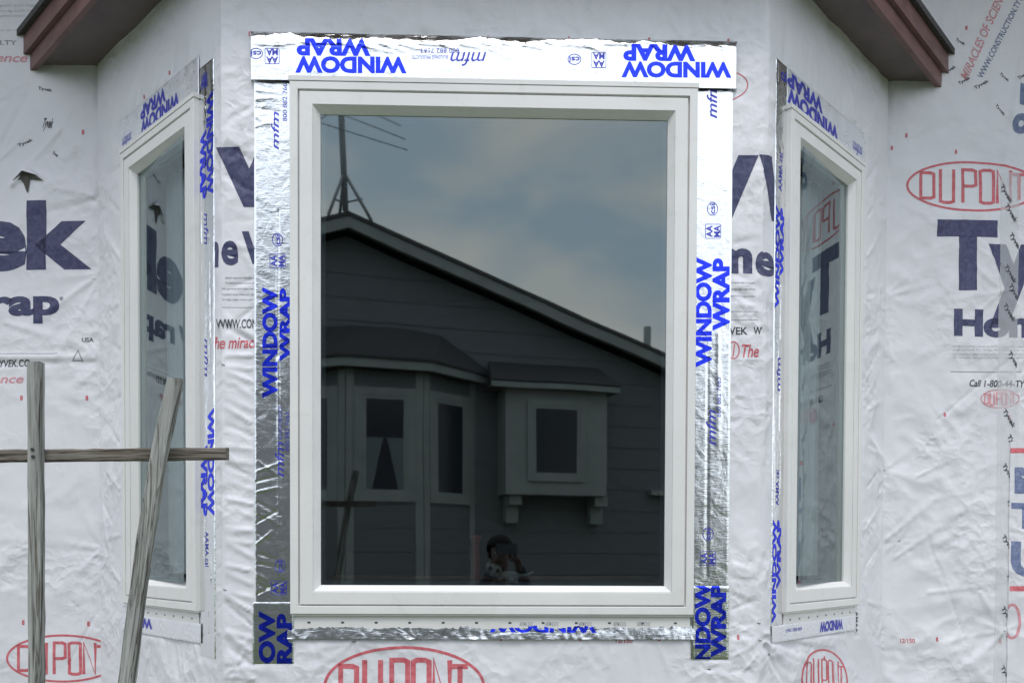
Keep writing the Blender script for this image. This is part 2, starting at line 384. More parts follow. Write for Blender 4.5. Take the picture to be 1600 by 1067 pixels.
def wraph(fr, seed, flat, folds=(), pucks=(), edges=(), amp=1.0, corn=()):
    def hf(U, V):
        wx = 0.05*pn(U/.3, V/.3, seed+1); wy = 0.05*pn(U/.3, V/.3, seed+2)
        x, y = U+wx, V+wy
        h = 0.0045*pn(x/.42, y/.6, seed)
        msk = sm(-.35, .45, pn(U/.45, V/.4, seed+5))
        for k, (s_, a) in enumerate(((.30, .0068), (.14, .0040), (.066, .0014))):
            nn = pn(x/s_, y/(s_*0.8), seed+7+k)
            h = h+a*amp*((0.6, 0.12, 0.06)[k]+(0.4, 0.88, 0.94)[k]*msk)*(1-np.sqrt(nn*nn+0.004)*2.2)
        rq = random.Random(seed*7); uu0, uu1 = float(U.min()), float(U.max())
        for q in range(int(22*(uu1-uu0))):       # long loose folds and sharp pulls
            a_ = (rq.uniform(uu0, uu1), rq.uniform(1.0, 3.8)); an = rq.gauss(1.57, .5); L_ = rq.uniform(.12, .55)
            h = h+fold(U, V, a_, (a_[0]+L_*math.cos(an), a_[1]+L_*math.sin(an)), rq.choice((1, -1))*rq.uniform(.0012, .0045), rq.uniform(.0035, .012))
        for a_, b_, am, wd in folds: h = h+fold(U, V, a_, b_, am, wd)
        for i, p in enumerate(pucks): h = h+pucker(U, V, p[:2], seed*50+i, *(p[2:]))
        for (a0, a1, b0, b1) in flat:
            dd = np.maximum(np.maximum(a0-U, U-a1), np.maximum(b0-V, V-b1))
            h = h*(0.0+1.0*sm(-0.012, 0.022, dd))
        for ue in edges: h = h*sm(0.0, 0.018, np.abs(U-ue))
        return h
    return hf

def pxs(fr, *pts): return [fr.px(*p) for p in pts]
def rect_px(fr, x0, y0, x1, y1):
    a = fr.px(x0, y1); b = fr.px(x1, y0); return (a[0], b[0], a[1], b[1])

# tape rectangles on each plane (u0,u1,v0,v1), read from the photo
TW = 0.128
def win_rects(wn, near):      # near: which side faces the front corner, 'l','r' or None
    u0, u1 = wn['u0'], wn['u1']
    return u0, u1
T_top = rect_px(FRONT, 392, 65, 1151, 128)
T_lef = rect_px(FRONT, 399, 124, 458, 1031)
T_rig = rect_px(FRONT, 1080, 126, 1140, 1029)
T_bot = rect_px(FRONT, 450, 977, 1086, 997)
T_lef = (T_lef[0], -0.688, T_lef[2], T_lef[3]); T_rig = (0.688, T_rig[1]+0.012, T_rig[2], T_rig[3])

rn = random.Random(5)
ff = []
for y in list(range(535, 1065, 21)):             # strained folds between the tape and the left corner
    a, b = FRONT.px(398+rn.uniform(-4, 0), y), FRONT.px(352, y-rn.uniform(0, 34))
    ff.append((a, b, rn.choice((1, 1, -1))*rn.uniform(.004, .009), rn.uniform(.005, .011)))
for y in range(120, 540, 45):
    ff.append((FRONT.px(396, y), FRONT.px(350, y+rn.uniform(-40, 40)), rn.choice((1, -1))*rn.uniform(.002, .005), rn.uniform(.007, .013)))
for y in list(range(380, 520, 24))+list(range(880, 1060, 24)):
    ff.append((FRONT.px(1144, y), FRONT.px(1184, y+rn.uniform(-25, 30)), rn.choice((1, -1))*rn.uniform(.003, .006), rn.uniform(.006, .011)))
for k in range(14):                               # above the window
    x_ = 380+k*58+rn.uniform(-15, 15); ff.append((FRONT.px(x_, 64), FRONT.px(x_+rn.uniform(-60, 60), -30), rn.choice((1, -1))*rn.uniform(.003, .007), rn.uniform(.012, .026)))
for k in range(16):                               # below
    x_ = 400+k*48+rn.uniform(-15, 15); ff.append((FRONT.px(x_, 1000), FRONT.px(x_+rn.uniform(-50, 50), 1085), rn.choice((1, -1))*rn.uniform(.001, .0028), rn.uniform(.008, .018)))
P = lambda fr, x, y, *r: (*fr.px(x, y), *r)
SH_F = Sheet(FRONT, -BW, BW, ZLO, ZHI, 0.0075, wraph(FRONT, 11, [T_top, T_lef, T_rig, (-0.73, 0.73, T_bot[2], ZT)], ff,
     [P(FRONT, 1108, 1045), P(FRONT, 553, 1002), P(FRONT, 372, 1040)], edges=(-BW, BW), amp=0.7))
fl = []
for k in range(10):
    y = 960+k*11; fl.append((LEFT.px(212+k*10, 990), LEFT.px(200+k*12+rn.uniform(-20, 20), 1080), rn.choice((1, -1))*.003, .01))
for k in range(16):
    y = 540+k*32; fl.append((LEFT.px(336, y), LEFT.px(352, y-rn.uniform(0, 25)), rn.choice((1, -1))*.003, .006))
uL0, uL1 = lft['u0'], lft['u1']; uR0, uR1 = rgt['u0'], rgt['u1']
TS = 0.085
L_near = (uL1-0.004, LEFT.px(336, 500)[0], LEFT.px(320, 1026)[1], LEFT.px(322, 100)[1])
L_far = (uL0-0.05, uL0+0.004, ZB-0.02, ZT+0.02)
L_top = (uL0-0.05, uL1+0.004, ZT-0.004, ZT+0.15)
L_bot = (uL0-0.05, uL1+0.01, ZB-0.115, ZB-0.045)
R_near = (RGHT.px(1208, 500)[0], uR0+0.004, RGHT.px(1215, 990)[1], RGHT.px(1212, 90)[1])
R_far = (uR1-0.004, uR1+0.05, ZB-0.13, ZT+0.02)
R_top = (uR0-0.004, uR1+0.05, ZT-0.004, ZT+0.15)
R_bot = (uR0-0.08, uR1+0.0, ZB-0.105, ZB-0.045)
for k in range(9): fl.append((LEFT.px(175+k*18, 225-k*14), LEFT.px(180+k*20+rn.uniform(-25, 25), 120-k*11), rn.choice((1, -1))*rn.uniform(.003, .006), rn.uniform(.012, .022)))
for k in range(10): fl.append((LEFT.px(188, 260+k*72), LEFT.px(166, 250+k*72+rn.uniform(-30, 30)), rn.choice((1, -1))*.004, .012))
SH_L = Sheet(LEFT, -LS, 0, ZLO, ZHI, 0.0075, wraph(LEFT, 21, [L_near, L_far, L_top, L_bot, (uL0, uL1, ZB-0.1, ZT)], fl, [], edges=(-LS, 0), amp=0.8))
frr = []
for k in range(9):
    frr.append((RGHT.px(1192, 1012-k*3), RGHT.px(1205+k*14, 1070-k*9), rn.choice((1, -1))*.005, .010))
for k in range(9): frr.append((RGHT.px(1370-k*18, 240-k*13), RGHT.px(1365-k*20+rn.uniform(-25, 25), 140-k*12), rn.choice((1, -1))*rn.uniform(.003, .006), rn.uniform(.012, .022)))
for k in range(12): frr.append((RGHT.px(1354, 280+k*60), RGHT.px(1376, 270+k*60+rn.uniform(-30, 30)), rn.choice((1, -1))*.004, .012))
SH_R = Sheet(RGHT, 0, LS, ZLO, ZHI, 0.0075, wraph(RGHT, 31, [R_near, R_far, R_top, R_bot, (uR0, uR1, ZB-0.1, ZT)], frr, [P(RGHT, 1201, 1022)], edges=(0, LS), amp=0.9))
lf = [(WALL.px(160, 310), WALL.px(70, 290), .006, .014), (WALL.px(160, 310), WALL.px(60, 335), -.005, .012), (WALL.px(160, 425), WALL.px(60, 500), .007, .013), (WALL.px(160, 425), WALL.px(90, 560), .005, .012),
      (WALL.px(-200, 557), WALL.px(158, 559), .012, .011), (WALL.px(-200, 575), WALL.px(150, 566), -.006, .010), (WALL.px(20, 290), WALL.px(42, 265), .012, .014), (WALL.px(42, 262), WALL.px(80, 285), .011, .014), (WALL.px(10, 505), WALL.px(150, 545), .005, .016),
      (WALL.px(95, 205), WALL.px(40, 262), .006, .012), (WALL.px(90, 200), WALL.px(150, 250), .006, .02), (WALL.px(0, 250), WALL.px(60, 190), .004, .012)]
SH_WL = Sheet(WALL, -3.3, XL, ZLO, ZHI, 0.0085, wraph(WALL, 41, [], lf, [P(WALL, 160, 857, .006, .2), P(WALL, 158, 308, .006, .16), P(WALL, 160, 427, .006, .2), P(WALL, 160, 570, .005, .14), P(WALL, -60, 760)], edges=(XL,), amp=0.85))
rf = [(WALL.px(1381, 463), WALL.px(1470, 440), .005, .012), (WALL.px(1567, 455), WALL.px(1500, 400), .006, .012), (WALL.px(1567, 455), WALL.px(1480, 470), .004, .010), (WALL.px(1567, 455), WALL.px(1490, 520), .004, .012),
      (WALL.px(1380, 845), WALL.px(1460, 780), .006, .014), (WALL.px(1400, 870), WALL.px(1500, 800), .005, .014), (WALL.px(1450, 925), WALL.px(1540, 915), .005, .012), (WALL.px(1530, 925), WALL.px(1565, 990), .005, .012),
      (WALL.px(1567, 985), WALL.px(1500, 1050), .006, .018), (WALL.px(1567, 985), WALL.px(1420, 1010), .004, .014), (WALL.px(1430, 745), WALL.px(1480, 720), .005, .008), (WALL.px(1540, 30), WALL.px(1505, 130), -.006, .016),
      (WALL.px(1596, 90), WALL.px(1570, 260), .008, .012), (WALL.px(1565, 620), WALL.px(1566, 1060), .003, .008), (WALL.px(1590, 600), WALL.px(1592, 1060), .006, .010)]
SH_WR = Sheet(WALL, XR, 3.3, ZLO, ZHI, 0.0085, wraph(WALL, 51, [], rf, [P(WALL, 1381, 463, .005, .15), P(WALL, 1381, 735, .005, .1), P(WALL, 1567, 985, .006, .2), P(WALL, 1405, 845, .004, .12), P(WALL, 1567, 455, .005, .12)], edges=(XR,), amp=1.0))

wf = SH_F.build('house_wrap', WRAP, house, hole=(ctr['u0']+.03, ctr['u1']-.03, ZB+.03, ZT-.03), label='wrinkled white wrap round the big centre window')
wl = SH_L.build('house_wrap', WRAP, house, hole=(uL0+.03, uL1-.03, ZB+.03, ZT-.03), label='white wrap on the angled left side of the bay')
wr = SH_R.build('house_wrap', WRAP, house, hole=(uR0+.03, uR1-.03, ZB+.03, ZT-.03), label='white wrap on the angled right side of the bay')
wwl = SH_WL.build('house_wrap', WRAP, house, label='white wrap on the main wall left of the bay')
wwr = SH_WR.build('house_wrap', WRAP, house, label='white wrap on the main wall right of the bay')
# plain continuation of the walls outside the wrinkled area (below, above, far left and right)
def slab(fr, u0, u1, v0, v1): return boxobj(fr, 'lower_wall' if v1 < 2 else 'upper_wall', (u0, u1, v0, v1, -0.10, 0.0), WRAP, house)
for fr_, a, b in ((FRONT, -BW, BW), (LEFT, -LS, 0), (RGHT, 0, LS)): slab(fr_, a, b, 0, ZLO)
slab(WALL, -6.5, XL, 0, ZLO); slab(WALL, XR, 6.5, 0, ZLO); slab(WALL, -6.5, 6.5, ZHI, 4.497)
for a, b in ((-6.5, -3.3), (3.3, 6.5)): boxobj(WALL, 'side_wall', (a, b, ZLO, ZHI, -0.10, 0.0), WRAP, house)

# ------------------------------------------------------------------ printing on the wrap
def W(*a, **k): return write(SH_WL, *a[:1], a[1], wwl, *a[2:], **k)
W('ek', NAVY, (-44, 425), (143, 422), (-44, 315), bold=0.045)
W('Tyv', NAVY, (-330, 450), (-60, 450), (-330, 318), bold=0.045)
W('HomeW', NAVY, (-250, 497), (-30, 497), (-250, 455), bold=0.045)
W('rap', NAVY, (-16, 507), (94, 505), (-16, 464), bold=0.045)
W('®', NAVY, (94, 470), (100, 470), (94, 464), bold=0.01)
W('USA', BLACK, (129, 535), (147, 535), (129, 528), bold=0.02)
draw(SH_WL, [[(-1, -1), (0, 1), (1, -1), (-1, -1)]], 0.3, GREY, wwl, 123, 556, 7.5, 8)
draw(SH_WL, [[(-1, 0), (1, 0)]], 0.02, GREY, wwl, 40, 553, 52, 60)
W('WWW.TYVEK.CO', BLACK, (-48, 575), (48, 573), (-48, 564), bold=0.02, shear=0.2)
W('of science', PINK, (-65, 600), (38, 599), (-65, 586), bold=0.02, shear=0.25)
ticks(SH_WL, RED, wwl, [(35, 622), (137, 622), (36, 972), (139, 974), (130, 207)])
oval(SH_WL, RED, wwl, 99, 1028, 87, 36, slope=0.0)
W('CONSTRUCTION.TY', GREY, (-120, 70), (27, 72), (-120, 62), bold=0.02)
W('of science', PINK, (-60, 98), (43, 98), (-60, 84), bold=0.02, shear=0.25)
for y, m_ in ((8, PALE), (16, PALE), (24, PALE), (46, PALE)): greeking(SH_WL, m_, wwl, -150, 66 if y < 20 else 40, y, 5, y)
for a, b, c in (((64, 205), (80, 206), (70, 185)), ((30, 232), (52, 222), (28, 226)), ((80, 240), (88, 247), (84, 236)), ((60, 142), (82, 146), (60, 136))):
    W('Tyvek', BLACK, a, b, c, bold=0.03)

def Fp(s, m_, *a, **k): return write(SH_F, s, m_, wf, *a, **k)
Fp('v', NAVY, (338, 325), (440, 323), (338, 231), bold=0.05)
Fp('e', NAVY, (346, 415), (372, 414), (346, 377), bold=0.03)
Fp('W', NAVY, (378, 413), (440, 411), (378, 362), bold=0.05)
for y in (432, 440, 449, 458, 466): greeking(SH_F, GREY, wf, 352 if y < 442 else 345, 445, y, 4, y)
draw(SH_F, [[(-1, 0), (1, 0)]], 0.012, GREY, wf, 400, 480, 62, 60)
Fp('WWW.CONSTRUCTION', BLACK, (340, 514), (462, 512), (340, 499), bold=0.02)
Fp('The miracles', RED, (326, 546), (415, 543), (326, 527), bold=0.02, shear=0.25)
Fp('e', NAVY, (1181, 431), (1209, 433), (1181, 391), bold=0.03)
Fp('v', NAVY, (1186, 336), (1260, 336), (1186, 242), bold=0.05)
Fp('y', NAVY, (1096, 372), (1185, 373), (1096, 242), bold=0.05)
Fp('m', NAVY, (1118, 427), (1176, 427), (1118, 388), bold=0.05)
for y in (440, 450, 461): greeking(SH_F, GREY, wf, 1100, 1180, y, 4, y)
draw(SH_F, [[(-1, 0), (1, 0)]], 0.012, GREY, wf, 1150, 487, 34, 60)
draw(SH_F, [[(-1, 0), (1, 0)]], 0.012, GREY, wf, 1150, 500, 34, 60)
Fp('TYVEK', BLACK, (1120, 523), (1168, 523), (1120, 511), bold=0.02)
Fp('WWW', BLACK, (1177, 523), (1214, 523), (1177, 511), bold=0.02)
Fp('The miracles', RED, (1159, 558), (1250, 560), (1159, 538), bold=0.02, shear=0.25)
draw(SH_F, [ell(0, 0, 1, 1, 24), [(-.1, -.8), (.2, .8)]], 0.14, RED, wf, 1146, 547, 9, 13)
draw(SH_F, [ell(0, 0, 1, 1)], 0.055, RED, wf, 1092, 134, 76, 31, name='logo_ring')
ticks(SH_F, RED, wf, [(390, 53), (514, 56), (638, 58), (763, 60), (889, 62), (1014, 64), (1138, 65), (658, 996), (783, 997), (907, 997), (1030, 997), (1153, 995)], 4, 8)
Fp('12/150', RED, (962, 1004), (988, 1004), (962, 997), bold=0.02)
oval(SH_F, RED, wf, 632, 1072, 124, 61, lw=0.075)

write(SH_L, 'm', NAVY, wl, (318, 420), (343, 418), (318, 380), bold=0.05)
write(SH_L, 'v', NAVY, wl, (338, 325), (440, 323), (338, 231), bold=0.05)
write(SH_L, 'e', NAVY, wl, (346, 415), (372, 414), (346, 377), bold=0.03)
write(SH_L, 'WWW.CONSTRUCTION', BLACK, wl, (340, 514), (462, 512), (340, 499), bold=0.02)
write(SH_L, 'The miracles', RED, wl, (326, 546), (415, 543), (326, 527), bold=0.02, shear=0.25)
ticks(SH_L, RED, wl, [(265, 114), (226, 152)], 3, 7)
write(SH_R, 'v', NAVY, wr, (1188, 340), (1232, 352), (1188, 240), bold=0.05)
write(SH_R, 'e', NAVY, wr, (1183, 431), (1209, 434), (1183, 392), bold=0.03)
oval(SH_R, RED, wr, 1289, 1062, 33, 47, slope=0.10, lw=.06, tw=.045)
ticks(SH_R, RED, wr, [(1287, 1028)], 3, 7)

def R_(s, m_, *a, **k): return write(SH_WR, s, m_, wwr, *a, **k)
oval(SH_WR, RED, wwr, 1520, 292, 102, 38, slope=0.02)
R_('T', NAVY, (1463, 454), (1558, 455), (1463, 344), bold=0.05)
R_('y', NAVY, (1543, 512), (1622, 513), (1543, 382), bold=0.05)
R_('vek', NAVY, (1632, 486), (1880, 490), (1632, 345), bold=0.05)
R_('e Wrap', NAVY, (1640, 540), (1840, 542), (1640, 480), bold=0.05)
R_('Hom', NAVY, (1489, 526), (1628, 529), (1489, 483), bold=0.05)
for y in (540, 545, 552, 557): greeking(SH_WR, PALE, wwr, 1487, 1640, y, 4, y)
draw(SH_WR, [[(-1, 0), (1, 0)]], 0.02, GREY, wwr, 1540, 581, 56, 60)
R_('Call 1-800-44-TYVEK', BLACK, (1514, 604), (1622, 606), (1514, 593), bold=0.02, shear=0.2)
oval(SH_WR, PINK, wwr, 1562, 623, 29, 14, lw=0.12, tw=.2)
ticks(SH_WR, RED, wwr, [(1393, 232), (1493, 238), (1375, 645), (1475, 648), (1576, 651), (1463, 998), (1562, 1001), (1510, 44), (1416, 212)], 4, 7)
R_('12/150', RED, (1406, 1004), (1429, 1004), (1406, 997), bold=0.02)
R_('MIRACLES OF SCIENCE', PINK, (1512, 126), (1576, -16), (1500, 119), bold=0.02, shear=0.25)
R_('WWW.CONSTRUCTION.TYVEK', NAVYF, (1535, 124), (1604, -12), (1527, 119), bold=0.02)
R_('o', NAVYF, (1578, 206), (1606, 212), (1584, 176), bold=0.06)
R_('l', NAVYF, (1592, 164), (1606, 168), (1594, 130), bold=0.06)

# seam tape pieces: clear tape with small print, and the lapped sheet edge on the right
def tapeh(seed, a=0.0012):
    return lambda U, V: a*(pn(U/.05, V/.04, seed)+.5*pn(U/.02, V/.02, seed+1))
def strip(fr, under, rect, m_, name, base, seed, amp, c=0.006, hfun=None, **k):
    hf = hfun or (lambda U, V: tapeh(seed, amp)(U, V))
    g = (lambda U, V: hf(U, V)+under.height(U, V)) if under else hf
    s_ = Sheet(fr, *rect, c, g, base)
    rg = 0.004
    def keep(uc, vc): return np.ones(uc.shape, bool)
    return s_, s_.build(name, m_, house, **k)
st_r, st_ro = strip(WALL, SH_WR, (*[WALL.px(1560, 500)[0], WALL.px(1589, 500)[0]], WALL.px(1570, 1064)[1]-.1, WALL.px(1570, 270)[1]), CLEAR, 'seam_tape', 0.0016, 61, 0.0006, label='clear seam tape down the wrap at the far right')
for i, y in enumerate((300, 330, 375, 425, 455, 485, 560, 650, 690, 735, 790, 846, 906, 958, 1000, 1050)):
    x_ = 1574+(i*7 % 15)-6
    write(st_r, 'Tyvek', BLACK, st_ro, (x_-8, y-8), (x_+8, y+20), (x_-1, y-12), bold=0.03)
lap = Sheet(WALL, WALL.px(1579, 600)[0], 3.2, ZLO, WALL.px(1600, 690)[1], 0.0085, lambda U, V: SH_WR.height(U, V)+0.002, 0.0012)
lapo = lap.build('wrap_overlap', WRAP, house, label='lapped edge of a second wrap sheet at the far right')
write(lap, 'M', NAVYF, lapo, (1584, 771), (1640, 771), (1584, 730), bold=0.05)
write(lap, 'Ti', NAVYF, lapo, (1579, 825), (1640, 827), (1579, 785), bold=0.05)
write(lap, 'U', NAVYF, lapo, (1578, 900), (1630, 902), (1578, 845), bold=0.05)
for y in (704, 919):
    draw(lap, [[(-1, 0), (1, 0)]], 0.13, RED, lapo, 1620, y, 44, 60)
draw(lap, [ell(0, 0, 1, 1, 40)], 0.16, PINK, lapo, 1580, 970, 12, 26, name='logo_ring')
for a, b, c in (((1478, 118), (1494, 108), (1475, 112)), ((1500, 134), (1518, 124), (1497, 128)), ((1560, 118), (1574, 130), (1563, 114)), ((1492, 66), (1506, 74), (1494, 60)), ((1524, 142), (1546, 130), (1521, 136)), ((1590, 128), (1604, 120), (1588, 122))):
    R_('Tyvek', BLACK, a, b, c, bold=0.03)
R_('Tyvek', BLACK, (1553, 166), (1566, 184), (1557, 163), bold=0.03)

# torn hole in the wrap on the left
bm = bmesh.new(); pts = [(22, 284), (32, 272), (41, 264), (52, 276), (70, 284), (48, 281), (45, 300), (43, 302), (38, 288), (34, 282)]
u_ = [WALL.px(*p) for p in pts]; hh = [float(SH_WL.height(np.array(a), np.array(b))) for a, b in u_]
bm.faces.new([bm.verts.new(WALL.P(a, b, h+0.003)) for (a, b), h in zip(u_, hh)]); bmesh.ops.triangulate(bm, faces=bm.faces[:])
put('tear', bm, SHEATH, house, label='dark torn hole in the wrap above the big lettering on the left')
bm = bmesh.new(); pts = [(24, 280), (41, 259), (60, 276), (41, 272)]; u_ = [WALL.px(*p) for p in pts]
vs = [bm.verts.new(WALL.P(a, b, 0.014+d_)) for (a, b), d_ in zip(u_, (0.004, 0.006, 0.004, 0.020))]
bm.faces.new(vs[:2]+[vs[3]]); bm.faces.new([vs[1], vs[2], vs[3]]); put('torn_flap', bm, WRAP, house)

# staples
bm0 = bmesh.new(); Frame((0,0,0),(1,0,0),(0,-1,0)).box(bm0, -.006, .006, -.0011, .0011, 0, .0016)
sm_ = bpy.data.meshes.new('staple'); bm0.to_mesh(sm_); bm0.free(); sm_.materials.append(STEEL)
def staple(sh, x_, y_, rot=0.0):
    u, v = sh.px(x_, y_); h = float(sh.height(np.array(u), np.array(v)))
    o = bpy.data.objects.new('staple', sm_); COL.objects.link(o); o.parent = house
    B = Matrix((sh.U, -sh.Nn, Vector((0,0,1)))).transposed().to_4x4()
    o.matrix_basis = Matrix.Translation(sh.P(u, v, h+0.001)) @ B @ Matrix.Rotation(rot, 4, 'Y')
for sh, x_, y_, r_ in ((SH_WL, 160, 857, .3), (SH_WL, 158, 308, .6), (SH_WL, 160, 427, .5), (SH_WR, 1381, 463, -.4), (SH_WR, 1381, 735, -.3), (SH_WR, 1567, 985, 0), (SH_WR, 1405, 845, -.4),
    (SH_F, 1108, 1045, .2), (SH_F, 553, 1002, 0), (SH_F, 1186, 973, .3), (SH_F, 1188, 1000, .4), (SH_R, 1201, 1022, .5), (SH_F, 352, 921, 0.2), (SH_F, 349, 570, .3)):
    staple(sh, x_, y_, r_)

# ------------------------------------------------------------------ windows
def sweep(fr, u0, u1, v0, v1, prof, bm):
    """profile (inset, out) swept round a rectangle with mitred corners"""
    rings = []
    for i_, d_ in prof:
        rings.append([bm.verts.new(fr.P(a, b, d_)) for a, b in ((u0+i_, v0+i_), (u1-i_, v0+i_), (u1-i_, v1-i_), (u0+i_, v1-i_))])
    for a, b in zip(rings, rings[1:]):
        for k in range(4): bm.faces.new([a[k], a[(k+1) % 4], b[(k+1) % 4], b[k]])
    fixn(bm)
def window(wn, lab):
    fr_, u0, u1 = wn['fr'], wn['u0'], wn['u1']
    wo = bpy.data.objects.new('window', None); COL.objects.link(wo); wo.parent = house
    wo['label'] = lab; wo.empty_display_size = .1
    c = fr_.P((u0+u1)/2, ZB, 0); wo.location = c
    inv = Matrix.Translation(c).inverted()
    def sub(o): o.matrix_parent_inverse = inv; return o
    bm = bmesh.new(); sweep(fr_, u0, u1, ZB, ZT, [(0.0, -0.06), (0.0, E-.0015), (0.0015, E), (0.0255, E), (0.027, E-.0015), (0.027, E-0.014), (0.034, E-0.014)], bm)
    sub(put('frame', bm, VINYL, wo))
    bm = bmesh.new(); sweep(fr_, u0, u1, ZB, ZT, [(0.0325, E-0.018), (0.0325, E-.0035), (0.034, E-.002), (0.075, E-.002), (0.0765, E-.003)], bm)
    sub(put('sash', bm, VINYL, wo))
    bm = bmesh.new(); sweep(fr_, u0, u1, ZB, ZT, [(0.076, E-.0045), (0.0775, E-.0035), (0.0965, E-.026), (0.098, E-.028), (0.098, E-.06)], bm)
    sub(put('glazing_bead', bm, VINYL, wo))
    bm = bmesh.new(); sweep(fr_, u0, u1, ZB, ZT, [(0.0975, E-.056), (0.109, E-.056), (0.109, E-.066)], bm)
    sub(put('spacer_bar', bm, SPACER, wo))
    tl = {'lft': .066, 'rgt': -.066}.get(wn.get('side'), 0); dd_ = lambda a: E-.031+(.011 if tl else 0)+(a-(u0+u1)/2)*tl
    bm = bmesh.new(); vs = [bm.verts.new(fr_.P(a, b, dd_(a))) for a, b in ((u0+.099, ZB+.099), (u1-.099, ZB+.099), (u1-.099, ZT-.099), (u0+.099, ZT-.099))]
    bm.faces.new(vs); fixn(bm); bm.normal_update()
    if bm.faces[:][0].normal.dot(fr_.Nn) < 0: bmesh.ops.reverse_faces(bm, faces=bm.faces[:])
    sub(put('pane', bm, GLASS, wo))
    bm = bmesh.new(); fr_.box(bm, u0-.004, u1+.004, ZT+.001, ZT+.0165, 0.002, E+.002); fixn(bm)
    sub(put('drip_cap', bm, VINYL, wo))
    bm = bmesh.new(); fr_.box(bm, u0+.002, u1-.002, ZB-.006, ZB-.0005, 0, E-.006); fixn(bm)
    sub(put('sill_lip', bm, VINYL, wo))
    bm = bmesh.new(); fr_.box(bm, u0+.01, u1-.01, ZB-.052, ZB-.0005, 0.003, 0.006); fixn(bm)
    sub(put('nail_fin', bm, VINYL, wo))
    nn = 6 if u1-u0 > 1 else 4
    bm = bmesh.new()
    for k in range(nn*2):
        uu = u0+.06+(u1-u0-.12)*k/(nn*2-1); fr_.box(bm, uu-.005, uu+.005, ZB-.033, ZB-.027, 0.0055, 0.0066)
    sub(put('nail_head', bm, STEEL, wo, kind='stuff'))
    # weep slots in the sash bottom
    return wo
wc = window(ctr, 'big picture window in the middle of the bay')
wlo = window(lft, 'narrow angled window on the left of the bay, behind the wooden stakes')
wro = window(rgt, 'narrow angled window on the right of the bay')
# fin print
for k, x_ in enumerate((820, 860, 912, 966, 1003)):
    u, v = FRONT.px(x_, 972)
    s_ = Sheet(FRONT, u-.05, u+.05, v-.02, v+.02, .02, lambda U, V: U*0+.0063)
    lay(s_, *text_geo('ASTM E 2112', 0.01, 0, 1.0), GREY, wf, s_.px(x_-8, 977), s_.px(x_+12, 977), s_.px(x_-8, 971), name='lettering')

# ------------------------------------------------------------------ foil flashing tape
def foilh(seed, a=0.0012, vert=False, fl=()):
    def h(U, V):
        x, y = (V, U) if vert else (U, V)
        r_ = a*(0.6*pn(U/.11, V/.09, seed)+.5*(1-2*np.abs(pn(U/.045, V/.03, seed+1)))*sm(-.2, .4, pn(U/.15, V/.12, seed+3))+.18*pn(U/.015, V/.012, seed+2))
        for f_ in fl: r_ = r_+fold(U, V, *f_)
        return r_
    return h
def tape(fr, rect, seed, m_=FOIL, base=0.0026, amp=0.0010, fl=(), tilt=0.0, curl=0.0, edge=0.0008, **k):
    f0_ = foilh(seed, amp, fl=fl)
    def hf(U, V):
        h = f0_(U, V)-tilt*(V-rect[2]-.5*(rect[3]-rect[2]))
        if curl:
            wv = .024+.022*pn(U/.16, U*0, seed+9)+.008*pn(U/.04, U*0, seed+8)
            h = h-(base-.004)*sm(0, 1, 1-(rect[3]-V)/np.maximum(wv, .003))
        return h
    s_ = Sheet(fr, *rect, 0.0045, hf, base)
    if edge is not None:
        for sl_ in (((0, slice(None)),) if not curl else ())+((-1, slice(None)), (slice(None), 0), (slice(None), -1)): s_.H[sl_] = edge
        if curl: s_.H[-1, :] = .001
    # slightly ragged ends and edges
    e = 0.0016
    o = s_.build('flashing_tape', m_, house, **k)
    return s_, o
cen = (T_lef[0]+T_lef[1])/2
fL = [((-0.735, FRONT.px(430, 330)[1]), (-0.738, FRONT.px(430, 560)[1]), -.003, .004), ((-0.735, FRONT.px(430, 560)[1]), (-0.730, FRONT.px(430, 900)[1]), .003, .006)]
for k in range(14):
    y = 720+k*16; fL.append((FRONT.px(402, y), FRONT.px(402+rn.uniform(15, 45), y+rn.uniform(-25, 25)), rn.choice((1, -1))*.003, .004))
for k in range(6):
    y = 128+k*14; fL.append((FRONT.px(400, y), FRONT.px(402+rn.uniform(15, 40), y+rn.uniform(-15, 15)), rn.choice((1, -1))*.002, .005))
tL, tLo = tape(FRONT, T_lef, 71, fl=fL, label='foil tape strip along the left edge of the big window')
tLe, tLeo = tape(FRONT, (T_lef[0]-.008, T_lef[1]+.004, FRONT.px(420, 1036)[1], FRONT.px(420, 940)[1]), 72, base=.0062, amp=.0012, edge=.0042)
fR = [(FRONT.px(1106, 560), FRONT.px(1104, 900), -.003, .004), (FRONT.px(1122, 520), FRONT.px(1122, 700), .003, .008), (FRONT.px(1100, 120), FRONT.px(1112, 150), .003, .004)]
tR, tRo = tape(FRONT, T_rig, 73, fl=fR, label='foil tape strip along the right edge of the big window')
tRe, tReo = tape(FRONT, (T_rig[0]-.002, T_rig[1]+.001, FRONT.px(1110, 1029)[1], FRONT.px(1110, 915)[1]), 74, base=.0062, amp=.0012, edge=.0042)
fT = []
for k in range(24):
    x_ = 400+k*32; fT.append((FRONT.px(x_, 70+rn.uniform(0, 6)), FRONT.px(x_+rn.uniform(20, 60), 78+rn.uniform(-8, 14)), rn.choice((1, -1, 1))*.0025, .004))
tT, tTo = tape(FRONT, T_top, 75, fl=fT, base=.015, amp=.0010, curl=.015, edge=.0060, label='foil tape strip above the big window with upside-down lettering')
tB, tBo = tape(FRONT, T_bot, 76, base=.008, amp=.0034, tilt=.17, edge=None, label='narrow foil tape strip under the big window')

def T(sh, ob, s, *a, m_=BLUE, **k): return write(sh, s, m_, ob, *a, off=0.0009, **k)
